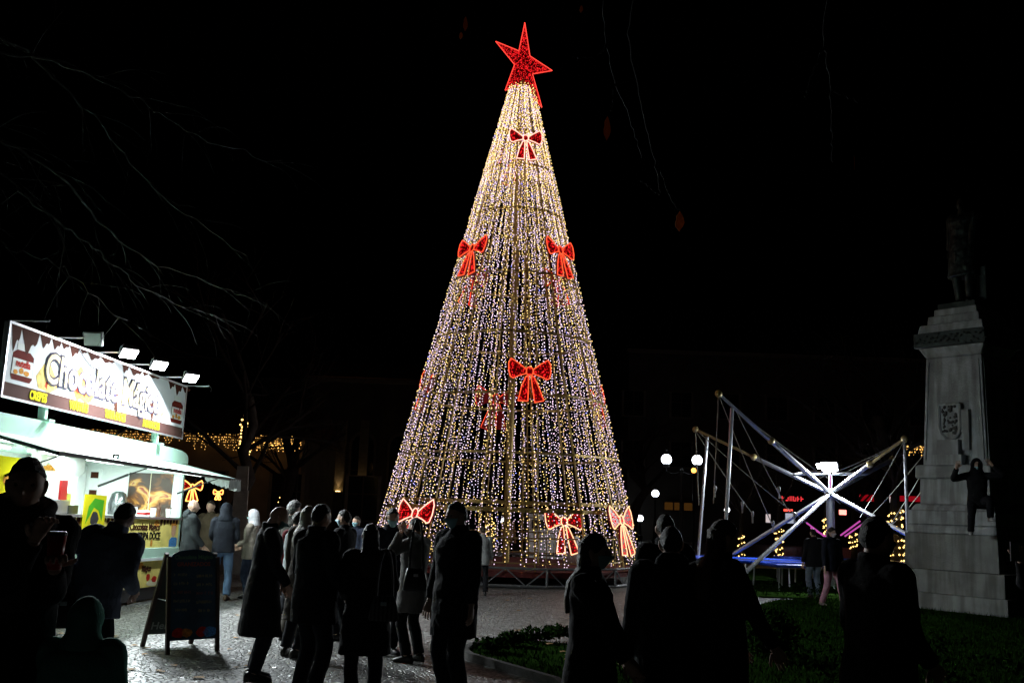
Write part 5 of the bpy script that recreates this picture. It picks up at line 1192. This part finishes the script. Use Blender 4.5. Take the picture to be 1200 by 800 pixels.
for (a, b) in (((282, 520), (284, 492)), ((284, 492), (287, 487)), ((287, 487), (291, 495)), ((291, 495), (293, 520)), ((293, 520), (290, 545)), ((290, 545), (288, 564)), ((282, 520), (279, 530)), ((283, 566), (296, 564)), ((284, 511), (296, 512)), ((296, 512), (292, 520))):
    p0, p1 = atY(*a, Ym), atY(*b, Ym); n = max(2, int(np.linalg.norm(p1-p0)/.09))
    for k in range(n): mb.octa(p0 + (p1-p0)*k/n + RNG.normal(0, .02, 3), .032, 0)
    mb.tube([p0, p1], .008, 4, mi=1)
p0 = atY(288, 566, Ym); mb.tube([p0, (p0[0], Ym, .0)], .03, 6, mi=1)
mb.build('outline_lights', [WARMD, WIRE], mt, world=True)
# lit bow decorations under the awning, hung on a wire between poles beyond the trailer
for i, (px, py, sc, Y) in enumerate(((226, 570, .42, 22), (256, 577, .22, 24))):
    c = atY(px, py, Y); t = thing('bow_light', 'red bow light outlined in warm white under the trailer awning, %s' % ('the larger' if i == 0 else 'the smaller, half hidden'), 'light decoration', (c[0], c[1], 0)); 
    decor('bow', [(n, [(x*sc, y*sc) for x, y in P]) for n, P in BOW], (0, 0, c[2]), np.array([1., 0, 0]), EY, t, glow('rope_gold', (1.0, .45, .10), 3.0), 300, rope_r=.013, rr=.012)
    MB().tube([(0, .12, 0), (0, .12, c[2]+.3)], .03, 6).build('pole', IRON, t)
# second icicle run right of the pillar: string between the trees
t = thing('icicle_string', 'string of warm icicle lights right of the bell-shaped motif', 'light decoration', (xl(322, 44), 44, 0)); a, b = atY(296, 517, 44), atY(351, 521, 44); icicles(None, a[0]-xl(322, 44), b[0]-xl(322, 44), 0, float(a[2]), 34, t, drop=.4); MB().tube([(b[0]-xl(322, 44), 0, 0), (b[0]-xl(322, 44), 0, float(a[2]))], .04, 6).build('pole', IRON, t)
t = thing('icicle_string', 'string of warm lights glimpsed between the ride boom and the monument', 'light decoration', (xl(1072, 42), 42, 0)); a, b = atY(1060, 522, 42), atY(1084, 518, 42); icicles(None, a[0]-xl(1072, 42), b[0]-xl(1072, 42), 0, float(a[2]), 16, t, drop=.5); MB().tube([(b[0]-xl(1072, 42), 0, 0), (b[0]-xl(1072, 42), 0, float(a[2]))], .04, 6).build('pole', IRON, t)
# ------------------------------------------------------------------ low planting
HEDG = mat('hedge_leaf', (.010, .026, .005), .95, spec=0.0)
def leafy(mb, c, rx_, ry_, rz_, n, rnd, sz=.035):
    for _ in range(n):
        v = np.array([rnd.gauss(0, 1) for _ in range(3)]); v /= np.linalg.norm(v); q = rnd.uniform(.55, 1.05)
        p = np.asarray(c) + v*q*np.array([rx_, ry_, rz_]); p[2] = max(p[2], .06)
        a = np.array([rnd.gauss(0, 1) for _ in range(3)]); a /= np.linalg.norm(a); b = np.cross(a, v) + 1e-3; b /= np.linalg.norm(b); s_ = sz*rnd.uniform(.6, 1.2)
        mb.add([p-a*s_, p+b*s_*.45, p+a*s_, p-b*s_*.45], [(0, 1, 2, 3)])
def shrub(label, px, py, w, h, n, seed, name='shrub', group='low shrubs on the lawn'):
    c = ground(px, py, .05); rnd = random.Random(seed); t = thing(name, label, 'shrub', (c[0], c[1], .05), 0, group)
    mb = MB(); leafy(mb, (0, 0, h*.52), w/2, w/2, h*.5, n, rnd); mb.build('foliage', HEDG, t); mb = MB()
    for k in range(5): mb.tube([(0, 0, 0), (rnd.gauss(0, w*.1), rnd.gauss(0, w*.1), h*.6)], [.015, .006], 5)
    mb.build('stem', BARK, t)
shrub('dark rounded shrub standing on the lawn right of the woman looking right', 905, 775, .62, .60, 1500, 4)
for i, (px, py, w) in enumerate(((576, 764, .45), (600, 757, .40), (628, 752, .55), (655, 748, .5))):
    shrub('low dark plant on the rounded lawn end, %s' % ('nearest the kerb', 'second from the kerb', 'third from the kerb', 'farthest from the kerb')[i], px, py, w, .18, 420, 40+i)
hd_ = thing('hedge', 'low clipped hedge strip at the far edge of the lawn before the trampolines', 'hedge', (6.0, 22.3, .03)); mb = MB(); rnd = random.Random(5)
for k in range(60): leafy(mb, (-3.0 + 9.5*k/59, rnd.gauss(0, .05), .17), .2, .2, .17, 45, rnd)
mb.build('foliage', HEDG, hd_)
gc = MB(); rnd = random.Random(8)
for k in range(130):
    x, y = rnd.uniform(3.2, 7.6), rnd.uniform(11.0, 15.5)
    leafy(gc, (x, y, .10), .16, .16, .09, 14, rnd, .04)
tag(kind(gc.build('ground_cover', HEDG), 'stuff'), 'low dark leafy ground cover planted in the lawn bed', 'ground cover')
# fallen leaves on the paving
rnd = random.Random(11); base = MB(); ol = [(0, .5), (.3, .3), (.42, -.1), (.1, -.5), (-.3, -.3), (-.4, .2)]
base.add([(x*.10, y*.10, .004 + .018*abs(x)) for x, y in ol] + [(0, 0, .004)], [(i, (i+1) % 6, 6) for i in range(6)]); lme = base.mesh('leaf'); lme.materials.append(mat('fallen_leaf', (.30, .17, .06), .8, noise=.3, nscale=20))
for k in range(60):
    px, py = (rnd.uniform(40, 300), rnd.uniform(700, 800)) if k < 38 else (rnd.uniform(560, 800), rnd.uniform(700, 790))
    g = ground(px, py, .006); o = bpy.data.objects.new('leaf', lme); COL.objects.link(o); o.parent = plaza; o.location = (g[0], g[1], .006 if not inside((g[0], g[1]), LAWN) else .08); o.rotation_euler = (0, 0, rnd.uniform(0, 6)); o.scale = [rnd.uniform(.7, 1.4)]*3
# white crate and sack behind the tree railing
c = atY(640, 640, 30.5); t = thing('white_cabinet', 'white cabinet seen through the strings in the middle of the tree base', 'cabinet', (c[0], 30.5, 0)); MB().box((0, 0, .75), (1.1, .5, 1.5)).build('cabinet_body', WHT, t); MB().box((0, -.26, 1.25), (.9, .02, .25)).build('grille', DARK, t); MB().box((0, 0, 1.52), (1.2, .6, .04)).build('top', WHT, t)
c = atY(668, 660, 28.0); t = thing('white_sack', 'white sack with a dark printed band resting inside the tree railing', 'sack', (TX + c[0]*.0 + float(c[0]), 27.2, .34)); mb = MB(); mb.loft([((0, 0, 0), .25, .2, None), ((0, 0, .2), .28, .22, None), ((0, 0, .5), .24, .19, None), ((.02, 0, .62), .12, .1, None), ((.0, 0, .68), .15, .12, None)], 16); mb.build('sack_body', CUPW, t, smooth=True); MB().loft([((0, 0, .28), .281, .222, None), ((0, 0, .36), .272, .215, None)], 16).build('printed_band', INKY, t, smooth=True)
